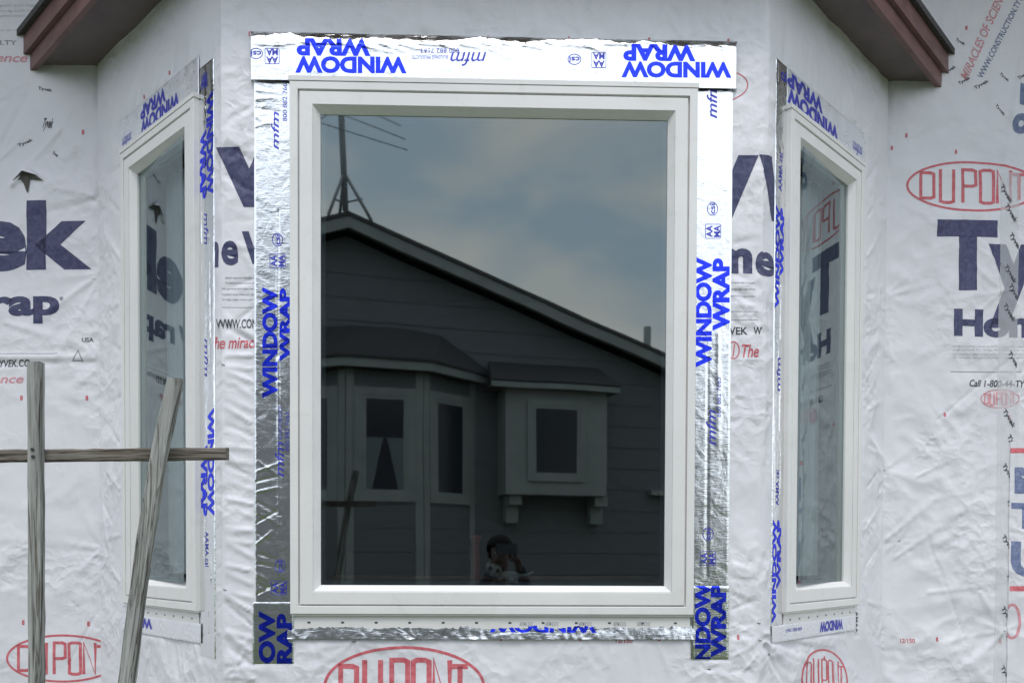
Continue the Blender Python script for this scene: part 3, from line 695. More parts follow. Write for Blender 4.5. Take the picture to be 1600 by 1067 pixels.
# top tape, lettering upside down: its bottom-left corner is at the photo's top right
T(tT, tTo, 'WINDOW', (636, 93), (463, 92), (636, 119), bold=0.05)
T(tT, tTo, 'WRAP', (580, 65), (465, 64), (580, 92), bold=0.05)
T(tT, tTo, 'WINDOW', (1141, 101), (970, 100), (1141, 126), bold=0.05)
T(tT, tTo, 'WRAP', (1085, 74), (973, 73), (1085, 100), bold=0.05)
T(tT, tTo, 'mfm', (760, 86), (704, 86), (760, 107), m_=BLUED, bold=0.0, shear=.3)
T(tT, tTo, '800 882 7663', (718, 80), (658, 80), (718, 87), m_=BLUED, bold=0.0)
T(tT, tTo, 'BUILDING PRODUCTS', (700, 91), (645, 91), (700, 96), m_=BLUED, bold=0.0)
def badge(sh, ob, x_, y_, sc=1.0, rot=0.0):
    for yy, s_ in ((-6, 'AA'), (6, 'MA')):
        c, s2 = math.cos(rot), math.sin(rot)
        def q(a, b): return (x_+a*c-b*s2, y_+a*s2+b*c)
        write(sh, s_, BLUED, ob, q(-9*sc, (yy+5)*sc), q(9*sc, (yy+5)*sc), q(-9*sc, (yy-5)*sc), bold=.03, off=.0009)
    draw_q(sh, ob, [rrect(-1, 1, -1, 1, .1)], .07, q(0, 0), 11*sc, 12*sc, rot)
def draw_q(sh, ob, lines, wd, c_, rx, ry, rot, m_=None):
    V, Fc = strokes(lines, wd); o = np.array(sh.px(*c_)); c, s2 = math.cos(rot), math.sin(rot)
    ex = np.array(sh.px(c_[0]+rx*c, c_[1]+rx*s2))-o; ey = np.array(sh.px(c_[0]+ry*s2, c_[1]-ry*c))-o
    lay(sh, V, Fc, m_ or BLUED, ob, o, o+ex, o+ey, name='logo_ring', off=.0009)
def seal(sh, ob, x_, y_, rot=0.0):
    c, s2 = math.cos(rot), math.sin(rot)
    draw_q(sh, ob, [ell(0, 0, 1, 1, 24)], .12, (x_, y_), 10, 8, rot)
    write(sh, 'csi', BLUED, ob, (x_-8*c-4*s2, y_-8*s2+4*c), (x_+8*c-4*s2, y_+8*s2+4*c), (x_-8*c+4*s2, y_-8*s2-4*c), bold=.02, off=.0009)
badge(tT, tTo, 427, 92, 1, math.pi); badge(tT, tTo, 935, 98, 1, math.pi); seal(tT, tTo, 897, 97, math.pi); seal(tT, tTo, 402, 88, math.pi)
# vertical tapes read upwards
def TV(sh, ob, s, xb, y_bot, y_top, xt, m_=BLUE, **k):       # baseline at x=xb (right side of the letters), letters' tops at xt
    return write(sh, s, m_, ob, (xb, y_bot), (xb, y_top), (xt, y_bot), off=.0009, **k)
TV(tL, tLo, 'WINDOW', 434, 622, 449, 410, bold=0.05); TV(tL, tLo, 'WRAP', 454, 565, 451, 437, bold=0.05)
TV(tL, tLo, 'mfm', 436, 235, 175, 424, m_=BLUED, bold=0.01, shear=.3); TV(tL, tLo, '800 882 7663', 449, 190, 126, 442, m_=BLUED, bold=0.0)
TV(tL, tLo, 'mfm', 444, 745, 690, 430, m_=BLUED, bold=0.01, shear=.3); TV(tL, tLo, '800 882 7663', 452, 705, 644, 446, m_=BLUED, bold=0.0)
TV(tL, tLo, 'BUILDING PRODUCTS', 441, 686, 634, 436, m_=BLUED, bold=0.0)
badge(tL, tLo, 434, 408, 1, -math.pi/2); seal(tL, tLo, 434, 375, -math.pi/2); badge(tL, tLo, 436, 918, 1, -math.pi/2); seal(tL, tLo, 438, 884, -math.pi/2)
TV(tLe, tLeo, 'DOW', 431, 1065, 954, 405, bold=0.05); TV(tLe, tLeo, 'RAP', 457, 1036, 958, 433, bold=0.05)
TV(tR, tRo, 'WINDOW', 1112, 574, 402, 1086, bold=0.05); TV(tR, tRo, 'WRAP', 1140, 517, 404, 1113, bold=0.05)
TV(tR, tRo, 'mfm', 1118, 696, 640, 1103, m_=BLUED, bold=0.01, shear=.3); TV(tR, tRo, '800 882 7663', 1126, 652, 590, 1120, m_=BLUED, bold=0.0)
TV(tR, tRo, 'mfm', 1120, 186, 132, 1104, m_=BLUED, bold=0.01, shear=.3)
badge(tR, tRo, 1114, 362, 1, -math.pi/2); seal(tR, tRo, 1113, 327, -math.pi/2); badge(tR, tRo, 1106, 872, 1, -math.pi/2); seal(tR, tRo, 1106, 834, -math.pi/2)
TV(tRe, tReo, 'NDOW', 1110, 1032, 908, 1085, bold=0.05); TV(tRe, tReo, 'WRAP', 1134, 1026, 912, 1110, bold=0.05)
T(tB, tBo, 'WINDOW', (932, 970), (765, 969), (932, 988), bold=0.05)

# tape on the angled sides
def sheer(rect, fr, seed, m_=FOILW, base=.0026, amp=.0012, lab=None, edge=.0008, fl=()): return tape(fr, rect, seed, m_, base, amp, label=lab, edge=edge, fl=fl)
def creases(rect, n_, seed):
    rr = random.Random(seed); r_ = []
    for k in range(n_):
        u_ = rr.uniform(rect[0], rect[1]); v_ = rr.uniform(rect[2], rect[3]); L_ = rr.uniform(.05, .4)
        r_.append(((u_, v_), (u_+rr.uniform(-.008, .008), v_+L_), rr.choice((1, -1))*rr.uniform(.0008, .0022), rr.uniform(.003, .006)))
        if k % 2: r_.append(((rect[0], v_), (rect[1], v_+rr.uniform(-.03, .03)), rr.choice((1, -1))*.0015, .003))
    return r_
ln, lno = sheer(L_near, LEFT, 81, FOIL, .0026, .001, 'foil tape between the left window and the bay corner', fl=creases(L_near, 22, 1))
lfr, lfo = sheer(L_far, LEFT, 82); lt, lto = sheer(L_top, LEFT, 83, base=.0048, edge=.0034, lab='milky tape strip above the left window'); lb, lbo = sheer(L_bot, LEFT, 84, base=.0072, edge=.0064)
rnn, rno = sheer(R_near, RGHT, 85, FOIL, .0026, .001, 'foil tape between the right window and the bay corner', fl=creases(R_near, 22, 2))
rfr, rfo = sheer(R_far, RGHT, 86); rt, rto = sheer(R_top, RGHT, 87, base=.0048, edge=.0034, lab='milky tape strip above the right window'); rb, rbo = sheer(R_bot, RGHT, 88, base=.0072, edge=.0064)
def uvtext(sh, ob, s, p00, p10, p01, m_=BLUED, bold=.05, **k):
    lay(sh, *text_geo(s, bold, k.get('shear', 0), 1.0), m_, ob, p00, p10, p01, off=.0009)
def pair(sh, ob, u0, u1, v_lo, v_hi, down=False, m_=BLUE):
    """WINDOW WRAP running along a vertical strip between u0 (letter tops) and u1 (baseline)"""
    um = (u0+u1)/2; h = v_hi-v_lo
    if not down:
        uvtext(sh, ob, 'WINDOW', (um, v_lo), (um, v_hi), (u0, v_lo), m_); uvtext(sh, ob, 'WRAP', (u1, v_lo+.33*h), (u1, v_hi), (um+.002, v_lo+.33*h), m_)
    else:
        uvtext(sh, ob, 'WINDOW', (um, v_hi), (um, v_lo), (u1, v_hi), m_); uvtext(sh, ob, 'WRAP', (u0, v_hi-.33*h), (u0, v_lo), (um-.002, v_hi-.33*h), m_)
vz = lambda fr_, x_, y_: fr_.px(x_, y_)[1]
a0, a1 = L_near[0]+.012, L_near[1]-.004
pair(ln, lno, a0, a1, vz(LEFT, 322, 310), vz(LEFT, 322, 150), True, BLUE); pair(ln, lno, a0, a1, vz(LEFT, 322, 806), vz(LEFT, 322, 640), True, BLUE)
uvtext(ln, lno, 'mfm', (a0+.03, vz(LEFT, 318, 335)), (a0+.03, vz(LEFT, 318, 385)), (a0+.06, vz(LEFT, 318, 335)), bold=.0, shear=.3)
uvtext(ln, lno, 'AAMA csi', (a0+.03, vz(LEFT, 318, 830)), (a0+.03, vz(LEFT, 318, 885)), (a0+.055, vz(LEFT, 318, 830)), bold=.01)
uvtext(ln, lno, 'mfm', (a0+.03, vz(LEFT, 318, 530)), (a0+.03, vz(LEFT, 318, 590)), (a0+.055, vz(LEFT, 318, 530)), bold=.0, shear=.3)
uvtext(ln, lno, 'AAMA', (a0+.01, ZT+.02), (a0+.06, ZT+.02), (a0+.01, ZT+.075), bold=.02)
b0, b1 = R_near[0]+.006, R_near[1]-.016
pair(rnn, rno, b0, b1, vz(RGHT, 1220, 486), vz(RGHT, 1220, 325), False, BLUE); pair(rnn, rno, b0, b1, vz(RGHT, 1220, 972), vz(RGHT, 1220, 812), False, BLUE)
for y0, y1, s_ in ((300, 240, 'AAMA csi'), (612, 560, 'mfm'), (790, 735, 'AAMA csi')):
    uvtext(rnn, rno, s_, (b0+.045, vz(RGHT, 1220, y0)), (b0+.045, vz(RGHT, 1220, y1)), (b0+.02, vz(RGHT, 1220, y0)), bold=.01)
uvtext(rnn, rno, 'csi', (b0+.03, ZT+.09), (b0+.07, ZT+.09), (b0+.03, ZT+.13), bold=.02)
# upside-down text on the top strips
def topline(sh, ob, u0, u1, v0, v1):
    vm = (v0+v1)/2
    uvtext(sh, ob, 'WINDOW', (u1, vm), (u0, vm), (u1, v0)); uvtext(sh, ob, 'WRAP', (u1-(u1-u0)*.33, v1), (u0, v1), (u1-(u1-u0)*.33, vm+.002))
topline(lt, lto, LEFT.px(222, 200)[0], LEFT.px(282, 160)[0], ZT+.026, ZT+.138); topline(rt, rto, uR0-.002, RGHT.px(1308, 190)[0], ZT+.026, ZT+.140)
uvtext(lt, lto, 'mfm', (uL0+.07, ZT+.075), (uL0-.02, ZT+.075), (uL0+.07, ZT+.03), bold=.0, shear=.3)
uvtext(rt, rto, 'mfm', (uR1+.01, ZT+.085), (uR1-.08, ZT+.085), (uR1+.01, ZT+.035), bold=.0, shear=.3)
uvtext(lfr, lfo, 'WINDOW WRAP', (uL0-.012, vz(LEFT, 186, 340)), (uL0-.012, vz(LEFT, 186, 430)), (uL0-.002, vz(LEFT, 186, 340)), NAVY, bold=.03)
uvtext(lfr, lfo, 'WINDOW WRAP', (uL0-.030, vz(LEFT, 186, 770)), (uL0-.030, vz(LEFT, 186, 870)), (uL0-.015, vz(LEFT, 186, 770)), bold=.03)
uvtext(rfr, rfo, 'WINDOW', (uR1+.006, vz(RGHT, 1354, 370)), (uR1+.006, vz(RGHT, 1354, 450)), (uR1+.020, vz(RGHT, 1354, 370)), NAVY, bold=.03)
uvtext(rfr, rfo, 'AAMA', (uR1+.010, vz(RGHT, 1350, 790)), (uR1+.010, vz(RGHT, 1350, 865)), (uR1+.020, vz(RGHT, 1350, 790)), bold=.03)
uvtext(rfr, rfo, 'AAMA', (uR1+.005, ZB-.12), (uR1+.005, ZB-.03), (uR1+.03, ZB-.12), m_=BLACK, bold=.01)
uvtext(lb, lbo, 'WIN', (LEFT.px(241, 970)[0], ZB-.052), (LEFT.px(212, 970)[0], ZB-.052), (LEFT.px(241, 970)[0], ZB-.092), bold=.05)
uvtext(rb, rbo, 'WINDOW', (RGHT.px(1314, 970)[0], ZB-.052), (RGHT.px(1278, 970)[0], ZB-.052), (RGHT.px(1314, 970)[0], ZB-.094), bold=.05); uvtext(rb, rbo, '800 882 7663', (RGHT.px(1250, 970)[0], ZB-.062), (RGHT.px(1225, 970)[0], ZB-.062), (RGHT.px(1250, 970)[0], ZB-.074), bold=.0)

# ------------------------------------------------------------------ bay roof with brown fascia and soffit
ZS = WALL.px(165, 104)[1]
xo = WALL.px(47, 115)[0]; OH = (XL-xo)*math.sin(ANG)
def path(off):        # plan outline at an offset out from the bay walls, from left main wall round to the right
    t = off*math.tan(ANG/2)
    return [Vector((XL-off/sa, YW, 0)), Vector((MX-BW-t, YF-off, 0)), Vector((MX+BW+t, YF-off, 0)), Vector((XR+off/sa-(.045 if off > .1 else 0), YW, 0))]
def ribbon(bm, prof):
    rows = [[bm.verts.new(p+Vector((0, 0, z))) for p in path(o_)] for o_, z in prof]
    for a, b in zip(rows, rows[1:]):
        for k in range(3): bm.faces.new([a[k], a[k+1], b[k+1], b[k]])
def closed_ribbon(name, prof, m_, **k):
    bm = bmesh.new(); rows = [[bm.verts.new(p+Vector((0, 0, z))) for p in path(o_)] for o_, z in prof]
    for i in range(len(rows)):
        a, b = rows[i], rows[(i+1) % len(rows)]
        for q in range(3): bm.faces.new([a[q], a[q+1], b[q+1], b[q]])
    for q in (0, 3): bm.faces.new([r_[q] for r_ in rows])
    fixn(bm); return put(name, bm, m_, house, **k)
closed_ribbon('fascia', [(OH-.02, ZS-.024), (OH, ZS-.024), (OH, ZS+.075), (OH-.02, ZS+.075)], BROWN)
closed_ribbon('crown_board', [(OH+.001, ZS+.042), (OH+.020, ZS+.042), (OH+.020, ZS+.12), (OH+.001, ZS+.12)], BROWN)
closed_ribbon('soffit', [(-.02, ZS), (OH-.021, ZS), (OH-.021, ZS+.015), (-.02, ZS+.015)], SOFFIT)
pr = [(OH+.040, ZS+.118), (OH+.040, ZS+.145), (0.0, ZS+.30), (-.55, ZS+.62)]
bm = bmesh.new(); ribbon(bm, pr); ribbon(bm, [(OH+.039, ZS+.121), (0.0, ZS+.14)]); 
put('roof', bm, SHING, house)
# ------------------------------------------------------------------ main roof eave above (out of frame, set low and deep to shade the wall) and the room behind the glass
closed = boxobj(WALL, 'shading_eave', (-6.6, 6.6, 4.50, 4.70, -0.3, 0.95), BROWN, house)
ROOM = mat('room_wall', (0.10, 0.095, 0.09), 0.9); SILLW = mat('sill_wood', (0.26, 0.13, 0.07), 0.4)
x = noise_node(SILLW, 12, 5, sc=(1, 14, 14)); r = ramp(SILLW, x.outputs['Fac'], [(0.35, (0.18, 0.085, 0.045)), (0.65, (0.34, 0.18, 0.10))]); colour(SILLW, r.outputs[0])
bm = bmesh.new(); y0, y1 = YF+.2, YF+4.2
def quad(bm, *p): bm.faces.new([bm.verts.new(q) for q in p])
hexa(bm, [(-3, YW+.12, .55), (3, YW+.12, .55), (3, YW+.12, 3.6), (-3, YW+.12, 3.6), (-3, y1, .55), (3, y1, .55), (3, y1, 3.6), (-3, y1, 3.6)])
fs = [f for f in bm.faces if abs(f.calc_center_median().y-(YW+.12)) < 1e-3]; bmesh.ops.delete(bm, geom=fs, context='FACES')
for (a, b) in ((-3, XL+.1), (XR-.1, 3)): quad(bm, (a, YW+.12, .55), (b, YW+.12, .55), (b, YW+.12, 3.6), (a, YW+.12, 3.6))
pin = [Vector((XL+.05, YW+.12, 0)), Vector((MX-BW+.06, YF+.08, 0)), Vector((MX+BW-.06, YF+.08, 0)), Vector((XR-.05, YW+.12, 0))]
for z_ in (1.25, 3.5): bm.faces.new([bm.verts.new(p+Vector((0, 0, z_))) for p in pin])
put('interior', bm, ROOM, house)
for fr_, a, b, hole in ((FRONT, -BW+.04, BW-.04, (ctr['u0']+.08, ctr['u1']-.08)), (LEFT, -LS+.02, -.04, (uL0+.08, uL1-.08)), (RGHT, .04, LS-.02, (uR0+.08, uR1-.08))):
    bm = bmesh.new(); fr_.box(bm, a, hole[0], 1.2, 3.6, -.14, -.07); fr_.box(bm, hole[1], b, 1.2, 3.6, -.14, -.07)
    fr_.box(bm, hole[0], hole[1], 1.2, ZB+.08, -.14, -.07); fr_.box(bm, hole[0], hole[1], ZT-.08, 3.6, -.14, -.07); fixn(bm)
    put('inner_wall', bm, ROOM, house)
ZSI = ZB+.108
boxobj(FRONT, 'sill_board', (-.63, .63, ZSI-.03, ZSI+.0, -.42, -.075), SILLW, house)
boxobj(FRONT, 'sill_shelf', (-.63, .63, ZSI-.03, ZSI+.010, -.46, -.425), SILLW, house)

rebase(house)

# curtains inside the side windows
SHEER = mat('sheer_curtain', (0.80, 0.80, 0.82), 0.8)
def curtain(fr_, u0, u1, lab):
    s_ = Sheet(fr_, u0, u1, ZB+.12, ZT-.06, .012, lambda U, V: .014*np.sin((U+0.006*np.sin(V*2))*2*np.pi/.055)*(1+.2*np.sin(V*3)), -.13)
    o = s_.build('curtain', SHEER); tag(o, lab, 'curtain')
curtain(RGHT, uR0+.09, uR1-.09, 'pale sheer curtain hanging inside the narrow right window')
curtain(LEFT, uL0+.09, uL1-.09, 'pale sheer curtain hanging inside the narrow left window')

# ------------------------------------------------------------------ things on the inner sill
def ellipsoid(bm, c, r_, seg=16, rot=None):
    g = bmesh.ops.create_uvsphere(bm, u_segments=seg, v_segments=seg//2+2, radius=1)
    Mx = Matrix.Translation(c) @ (rot or Matrix()) @ Matrix.Diagonal((*r_, 1)); bmesh.ops.transform(bm, matrix=Mx, verts=g['verts'])
def tube(bm, pts, rad, seg=8, cap=True):
    rings = []; n_ = len(pts); pts = [Vector(p) for p in pts]
    for i, p in enumerate(pts):
        t_ = (pts[min(i+1, n_-1)]-pts[max(i-1, 0)]).normalized(); a = t_.orthogonal().normalized() if i == 0 else (prev-t_*prev.dot(t_)).normalized(); prev = a
        b = t_.cross(a); r_ = rad[i] if isinstance(rad, (list, tuple)) else rad
        rings.append([bm.verts.new(p+(a*math.cos(k/seg*2*math.pi)+b*math.sin(k/seg*2*math.pi))*r_) for k in range(seg)])
    for a, b in zip(rings, rings[1:]):
        for k in range(seg): bm.faces.new([a[k], a[(k+1) % seg], b[(k+1) % seg], b[k]])
    if cap: bm.faces.new(rings[0][::-1]); bm.faces.new(rings[-1])
INS = Frame((MX, YF+.17, 0), (1, 0, 0), (0, -1, 0))
def ip(x_, y_): return INS.px(x_, y_)
PLUSH = mat('plush_grey', (0.42, 0.43, 0.40), 0.95); PLUSHD = mat('plush_dark', (0.04, 0.04, 0.04), 0.95)
x = noise_node(PLUSH, 300, 3); bump(PLUSH, x.outputs['Fac'], .6, .003)
hu, hv = ip(772, 880)
tz = ZSI+.001
toy = empty('plush_toy', INS.P(hu, tz, 0), 'small white spotted plush toy lying on the inner windowsill of the big window', 'soft toy')
def loc(du, dv, dd=0): return Vector((du, -dd, dv))
bm = bmesh.new(); ellipsoid(bm, loc(.055, .018), (.045, .022, .018)); put('body', bm, PLUSH, toy, smooth=True)
bm = bmesh.new(); ellipsoid(bm, loc(0, .034, .01), (.030, .026, .028)); ellipsoid(bm, loc(-.006, .024, .034), (.013, .012, .010)); hd = put('head', bm, PLUSH, toy, smooth=True)
for a, b in ((-.012, .044), (.014, .036)):
    bm = bmesh.new(); ellipsoid(bm, loc(a, b, .033), (.008, .004, .008), 10); put('eye_patch', bm, PLUSHD, hd, smooth=True)
for a in (-.022, .024):
    bm = bmesh.new(); ellipsoid(bm, loc(a, .052, .004), (.008, .006, .014), 10); put('ear', bm, PLUSHD if a > 0 else PLUSH, hd, smooth=True)
bm = bmesh.new(); tube(bm, [loc(.095, .018), loc(.12, .022), (.145, 0, .032)], [.008, .006, .004]); put('tail', bm, PLUSH, toy, smooth=True)
for a, d_ in ((.03, .025), (.07, .027)):
    bm = bmesh.new(); tube(bm, [loc(a, .010, d_-.01), loc(a-.012, .007, d_+.015)], [.010, .008]); put('leg', bm, PLUSH, toy, smooth=True)
REDV = mat('vase_red', (0.30, 0.03, 0.04), 0.3)
ru, rv = ip(743, 880); bm = bmesh.new()
tube(bm, [Vector((0, 0, z_)) for z_ in (0, .004, .05, .13, .15, .165)], [.014, .018, .016, .013, .018, .024], 20)
vz_ = put('vase', bm, REDV, smooth=True); vz_.location = INS.P(ru, ZSI, -.02); tag(vz_, 'slender red vase with flared lip standing on the inner windowsill', 'vase')

# ------------------------------------------------------------------ wooden stakes in front
def woodmat(name, c0, c1, c2):
    m = mat(name, c1, 0.85, spec=0.2)
    a = noise_node(m, 38, 7, 0.65, sc=(1.6, 1.6, .09), dist=1.0); r = ramp(m, a.outputs['Fac'], [(0.34, c0), (0.47, c1), (0.68, c2)]); 
    n, l, b = nodes(m)
    w2 = noise_node(m, 7, 4, 0.6, sc=(2.4, 2.4, .16), dist=1.7); r2 = ramp(m, w2.outputs['Fac'], [(0.44, (1, 1, 1)), (0.475, (.34, .31, .27)), (0.50, (1, 1, 1))])
    mm = n.new('ShaderNodeMix'); mm.data_type = 'RGBA'; mm.blend_type = 'MULTIPLY'; mm.inputs[0].default_value = 1
    l.new(r.outputs[0], mm.inputs[6]); l.new(r2.outputs[0], mm.inputs[7]); l.new(mm.outputs[2], b.inputs['Base Color'])
    b1 = bump(m, a.outputs['Fac'], 0.9, 0.004); bump(m, r2.outputs[0], .5, .002, b1); return m
WOOD = woodmat('weathered_wood', (0.07, 0.068, 0.062), (0.28, 0.28, 0.262), (0.47, 0.475, 0.45))
WOODB = woodmat('weathered_wood_brown', (0.07, 0.055, 0.045), (0.19, 0.165, 0.14), (0.30, 0.28, 0.25))
def stick(name, pts, wd, dp, m_, parent=None, seed=0, **k):
    """a bent square stake through 3-D points (its own length axis runs along local z)"""
    rr = random.Random(seed); pts = [Vector(p) for p in pts]
    a, b = pts[0], pts[-1]; L_ = (b-a).length; zax = (b-a).normalized(); yax = Vector((0, 1, 0)); xax = yax.cross(zax).normalized(); yax = zax.cross(xax)
    B = Matrix((xax, yax, zax)).transposed().to_4x4(); B.translation = a; Bi = B.inverted()
    loc_ = [Bi @ p for p in pts]
    bm = bmesh.new(); n_ = 40; rings = []
    for i in range(n_+1):
        z_ = L_*i/n_
        for p, q in zip(loc_, loc_[1:]):
            if p.z-1e-6 <= z_ <= q.z+1e-6: break
        t_ = (z_-p.z)/max(1e-6, q.z-p.z); cx_ = p.x+(q.x-p.x)*t_; cy_ = p.y+(q.y-p.y)*t_
        c_ = 0.10
        ring = []
        for ux, uy in ((-.5, -.5+c_), (-.5+c_, -.5), (.5-c_, -.5), (.5, -.5+c_), (.5, .5-c_), (.5-c_, .5), (-.5+c_, .5), (-.5, .5-c_)):
            j = .0009
            ring.append(bm.verts.new((cx_+ux*wd+rr.uniform(-j, j), cy_+uy*dp+rr.uniform(-j, j), z_+(rr.uniform(-.002, .002) if i in (0, n_) else 0))))
        rings.append(ring)
    for p, q in zip(rings, rings[1:]):
        for k_ in range(8): bm.faces.new([p[k_], p[(k_+1) % 8], q[(k_+1) % 8], q[k_]])
    bm.faces.new(rings[0][::-1]); bm.faces.new(rings[-1]); fixn(bm)
    o = put(name, bm, m_, parent, **k); o.matrix_basis = B
    return o
DS = 1.93
SF = Frame((0, DS, 0), (1, 0, 0), (0, -1, 0)); SF2 = Frame((0, DS+.028, 0), (1, 0, 0), (0, -1, 0))
def sp(fr_, x_, y_): return fr_.P(*fr_.px(x_, y_))
pt, pb = sp(SF, 56, 567), sp(SF, 57.5, 1067)
base = pb+(pb-pt)*(pb.z/(pt.z-pb.z)); 
rack = empty('stake_rack', (base.x, DS, 0), 'weathered grey upright stake with a brown rail nailed across behind it', 'wooden rack')
st = stick('stake', [base, pt], .026, .026, WOOD, rack, 1)
rl = stick('rail', [sp(SF2, -330, 716), sp(SF2, 356, 709)], .0265, .020, WOODB, rack, 2)
for x_, y_ in ((56, 703), (57, 714)):
    bm = bmesh.new(); c_ = sp(SF, x_, y_); tube(bm, [c_+Vector((0, -.0155, 0)), c_+Vector((0, -.012, 0))], .0035, 10); fixn(bm); put('nail', bm, STEEL, rack)
p2 = sp(SF, -250, 560); s2 = stick('stake', [(p2.x, DS, 0), (p2.x, DS, p2.z)], .026, .026, WOOD, rack, 4)
for c in rack.children: c.matrix_parent_inverse = Matrix.Translation(rack.location).inverted()
SF3 = Frame((0, DS-.005, 0), (1, 0, 0), (0, -1, 0))
q0, q1, q2, q3 = sp(SF3, 198, 1067), sp(SF3, 226, 850), sp(SF3, 248, 715), sp(SF3, 275, 592)
gb = q0+(q0-q1)*(q0.z/(q1.z-q0.z)); gb.y -= .05
stick('leaning_stake', [gb, q0, q1, q2, q3], .031, .024, WOOD, None, 3, label='weathered grey stake leaning to the right across the brown rail', cat='stake')

# ------------------------------------------------------------------ ground
GR = mat('grass', (0.07, 0.09, 0.035), 0.95)
x = noise_node(GR, 3, 8, .7); r = ramp(GR, x.outputs['Fac'], [(0.3, (0.045, 0.065, 0.022)), (0.5, (0.075, 0.10, 0.035)), (0.72, (0.13, 0.13, 0.06))]); colour(GR, r.outputs[0]); bump(GR, x.outputs['Fac'], .5, .03)
bm = bmesh.new(); quad(bm, (-900, -900, 0), (900, -900, 0), (900, 900, 0), (-900, 900, 0)); put('ground', bm, GR, kind='structure')

# ------------------------------------------------------------------ the house across the yard, seen in the glass
YG = YF-E+.031                       # plane of the glass
PHI = math.radians(15); ZV = 12.0
vx = (650-CX)/F+math.tan(YAW)
VP = Vector((vx*ZV, ZV, 0))          # a point of its wall as the mirror shows it
VIRT = Frame(VP, (math.cos(PHI), math.sin(PHI), 0), (math.sin(PHI), -math.cos(PHI), 0))
NB = Frame((VP.x, 2*YG-VP.y, 0), (math.cos(PHI), -math.sin(PHI), 0), (math.sin(PHI), math.cos(PHI), 0))
V_ = lambda x_, y_, d=0: VIRT.px(x_, y_, d)
SID = mat('siding_slate', (0.13, 0.145, 0.16), 0.75)
x = noise_node(SID, 5, 6, .6, sc=(1, 1, 6)); r = ramp(SID, x.outputs['Fac'], [(0.3, (0.155, 0.16, 0.17)), (0.7, (0.20, 0.205, 0.215))]); colour(SID, r.outputs[0])
TRIM = mat('trim_grey', (0.36, 0.38, 0.36), 0.6)
x = noise_node(TRIM, 4, 5); r = ramp(TRIM, x.outputs['Fac'], [(0.3, (0.31, 0.32, 0.31)), (0.7, (0.39, 0.40, 0.385))]); colour(TRIM, r.outputs[0])
DGL = mat('window_dark_glass', (0.035, 0.038, 0.048), 0.2, spec=0.4)
CUR = mat('curtain_cloth', (0.19, 0.21, 0.22), 0.9)
pk = V_(545, 331, .3); rk = V_(1035, 551, .3)
slope = (pk[1]-rk[1])/(rk[0]-pk[0]); apex = pk[1]; A0 = pk[0]; HALF = 6.0
nb = empty('neighbour_house', NB.P(0, 0, 0), 'dark slate sided gabled house mirrored in the big window, with grey trim and bay window', 'house')
def nbx(name, dims, m_, parent=nb, **k):
    o = boxobj(NB, name, dims, m_, **k); o.parent = parent; o.matrix_parent_inverse = Matrix.Translation(nb.location).inverted() if parent is nb else Matrix(); 
    return o
def nbpart(name, bm, m_, **k):
    fixn(bm); o = put(name, bm, m_, nb, **k); o.matrix_parent_inverse = Matrix.Translation(nb.location).inverted(); return o
TK = .16
top_in = apex-TK-.06
bm = bmesh.new()     # the body of the house behind the siding
eave = top_in-slope*HALF
sec = [(A0-HALF, 0), (A0+HALF, 0), (A0+HALF, eave), (A0, top_in), (A0-HALF, eave)]
f_ = [bm.verts.new(NB.P(a, z_, -.02)) for a, z_ in sec]; g_ = [bm.verts.new(NB.P(a, z_, -9)) for a, z_ in sec]
bm.faces.new(f_); bm.faces.new(g_[::-1])
for k in range(5): bm.faces.new([f_[k], f_[(k+1) % 5], g_[(k+1) % 5], g_[k]])
nbpart('wall', bm, SID)
EXPO = .305; k = 0
while k*EXPO < top_in-.1:            # lap siding, one board per course
    z_a, z_b = k*EXPO, min((k+1)*EXPO+.012, top_in)
    def half(z_): return HALF if z_ < eave else max(.02, (top_in-z_)/slope)
    ha, hb = half(z_a), half(z_b); bm = bmesh.new()
    hexa(bm, [NB.P(A0-ha, z_a, -.018), NB.P(A0+ha, z_a, -.018), NB.P(A0+hb, z_b, -.018), NB.P(A0-hb, z_b, -.018),
              NB.P(A0-ha, z_a, .013), NB.P(A0+ha, z_a, .013), NB.P(A0+hb, z_b, .002), NB.P(A0-hb, z_b, .002)])
    nbpart('siding_board', bm, SID); k += 1
for s_ in (-1, 1):                   # roof slopes and barge boards
    def R2(t_, z_, d_): return NB.P(A0+s_*t_, apex-slope*t_+z_, d_)
    e_ = HALF+.4
    bm = bmesh.new(); hexa(bm, [R2(0, -.05, .32), R2(e_, -.05, .32), R2(e_, 0, .32), R2(0, 0, .32), R2(0, -.05, -9.2), R2(e_, -.05, -9.2), R2(e_, 0, -9.2), R2(0, 0, -9.2)]); nbpart('roof', bm, SHING)
    bm = bmesh.new(); hexa(bm, [R2(0, -.20, .27), R2(e_, -.20, .27), R2(e_, -.055, .27), R2(0, -.055, .27), R2(0, -.20, .30), R2(e_, -.20, .30), R2(e_, -.055, .30), R2(0, -.055, .30)]); nbpart('barge_board', bm, TRIM)
    bm = bmesh.new(); hexa(bm, [R2(0, -.13, .02), R2(e_, -.13, .02), R2(e_, -.11, .02), R2(0, -.11, .02), R2(0, -.13, .265), R2(e_, -.13, .265), R2(e_, -.11, .265), R2(0, -.11, .265)]); nbpart('rake_soffit', bm, TRIM)
# vent pipe on the slope
va, vz2 = V_(1011, 546, -.6); bm = bmesh.new()
va = V_(1011, 520, -1.5)[0]; zt = V_(1011, 512, -1.5)[1]; zroof = apex-slope*(va-A0)
tube(bm, [NB.P(va, zroof-.2, -1.5), NB.P(va, zt, -1.5)], .06, 12); nbpart('vent_pipe', bm, TRIM, smooth=True)

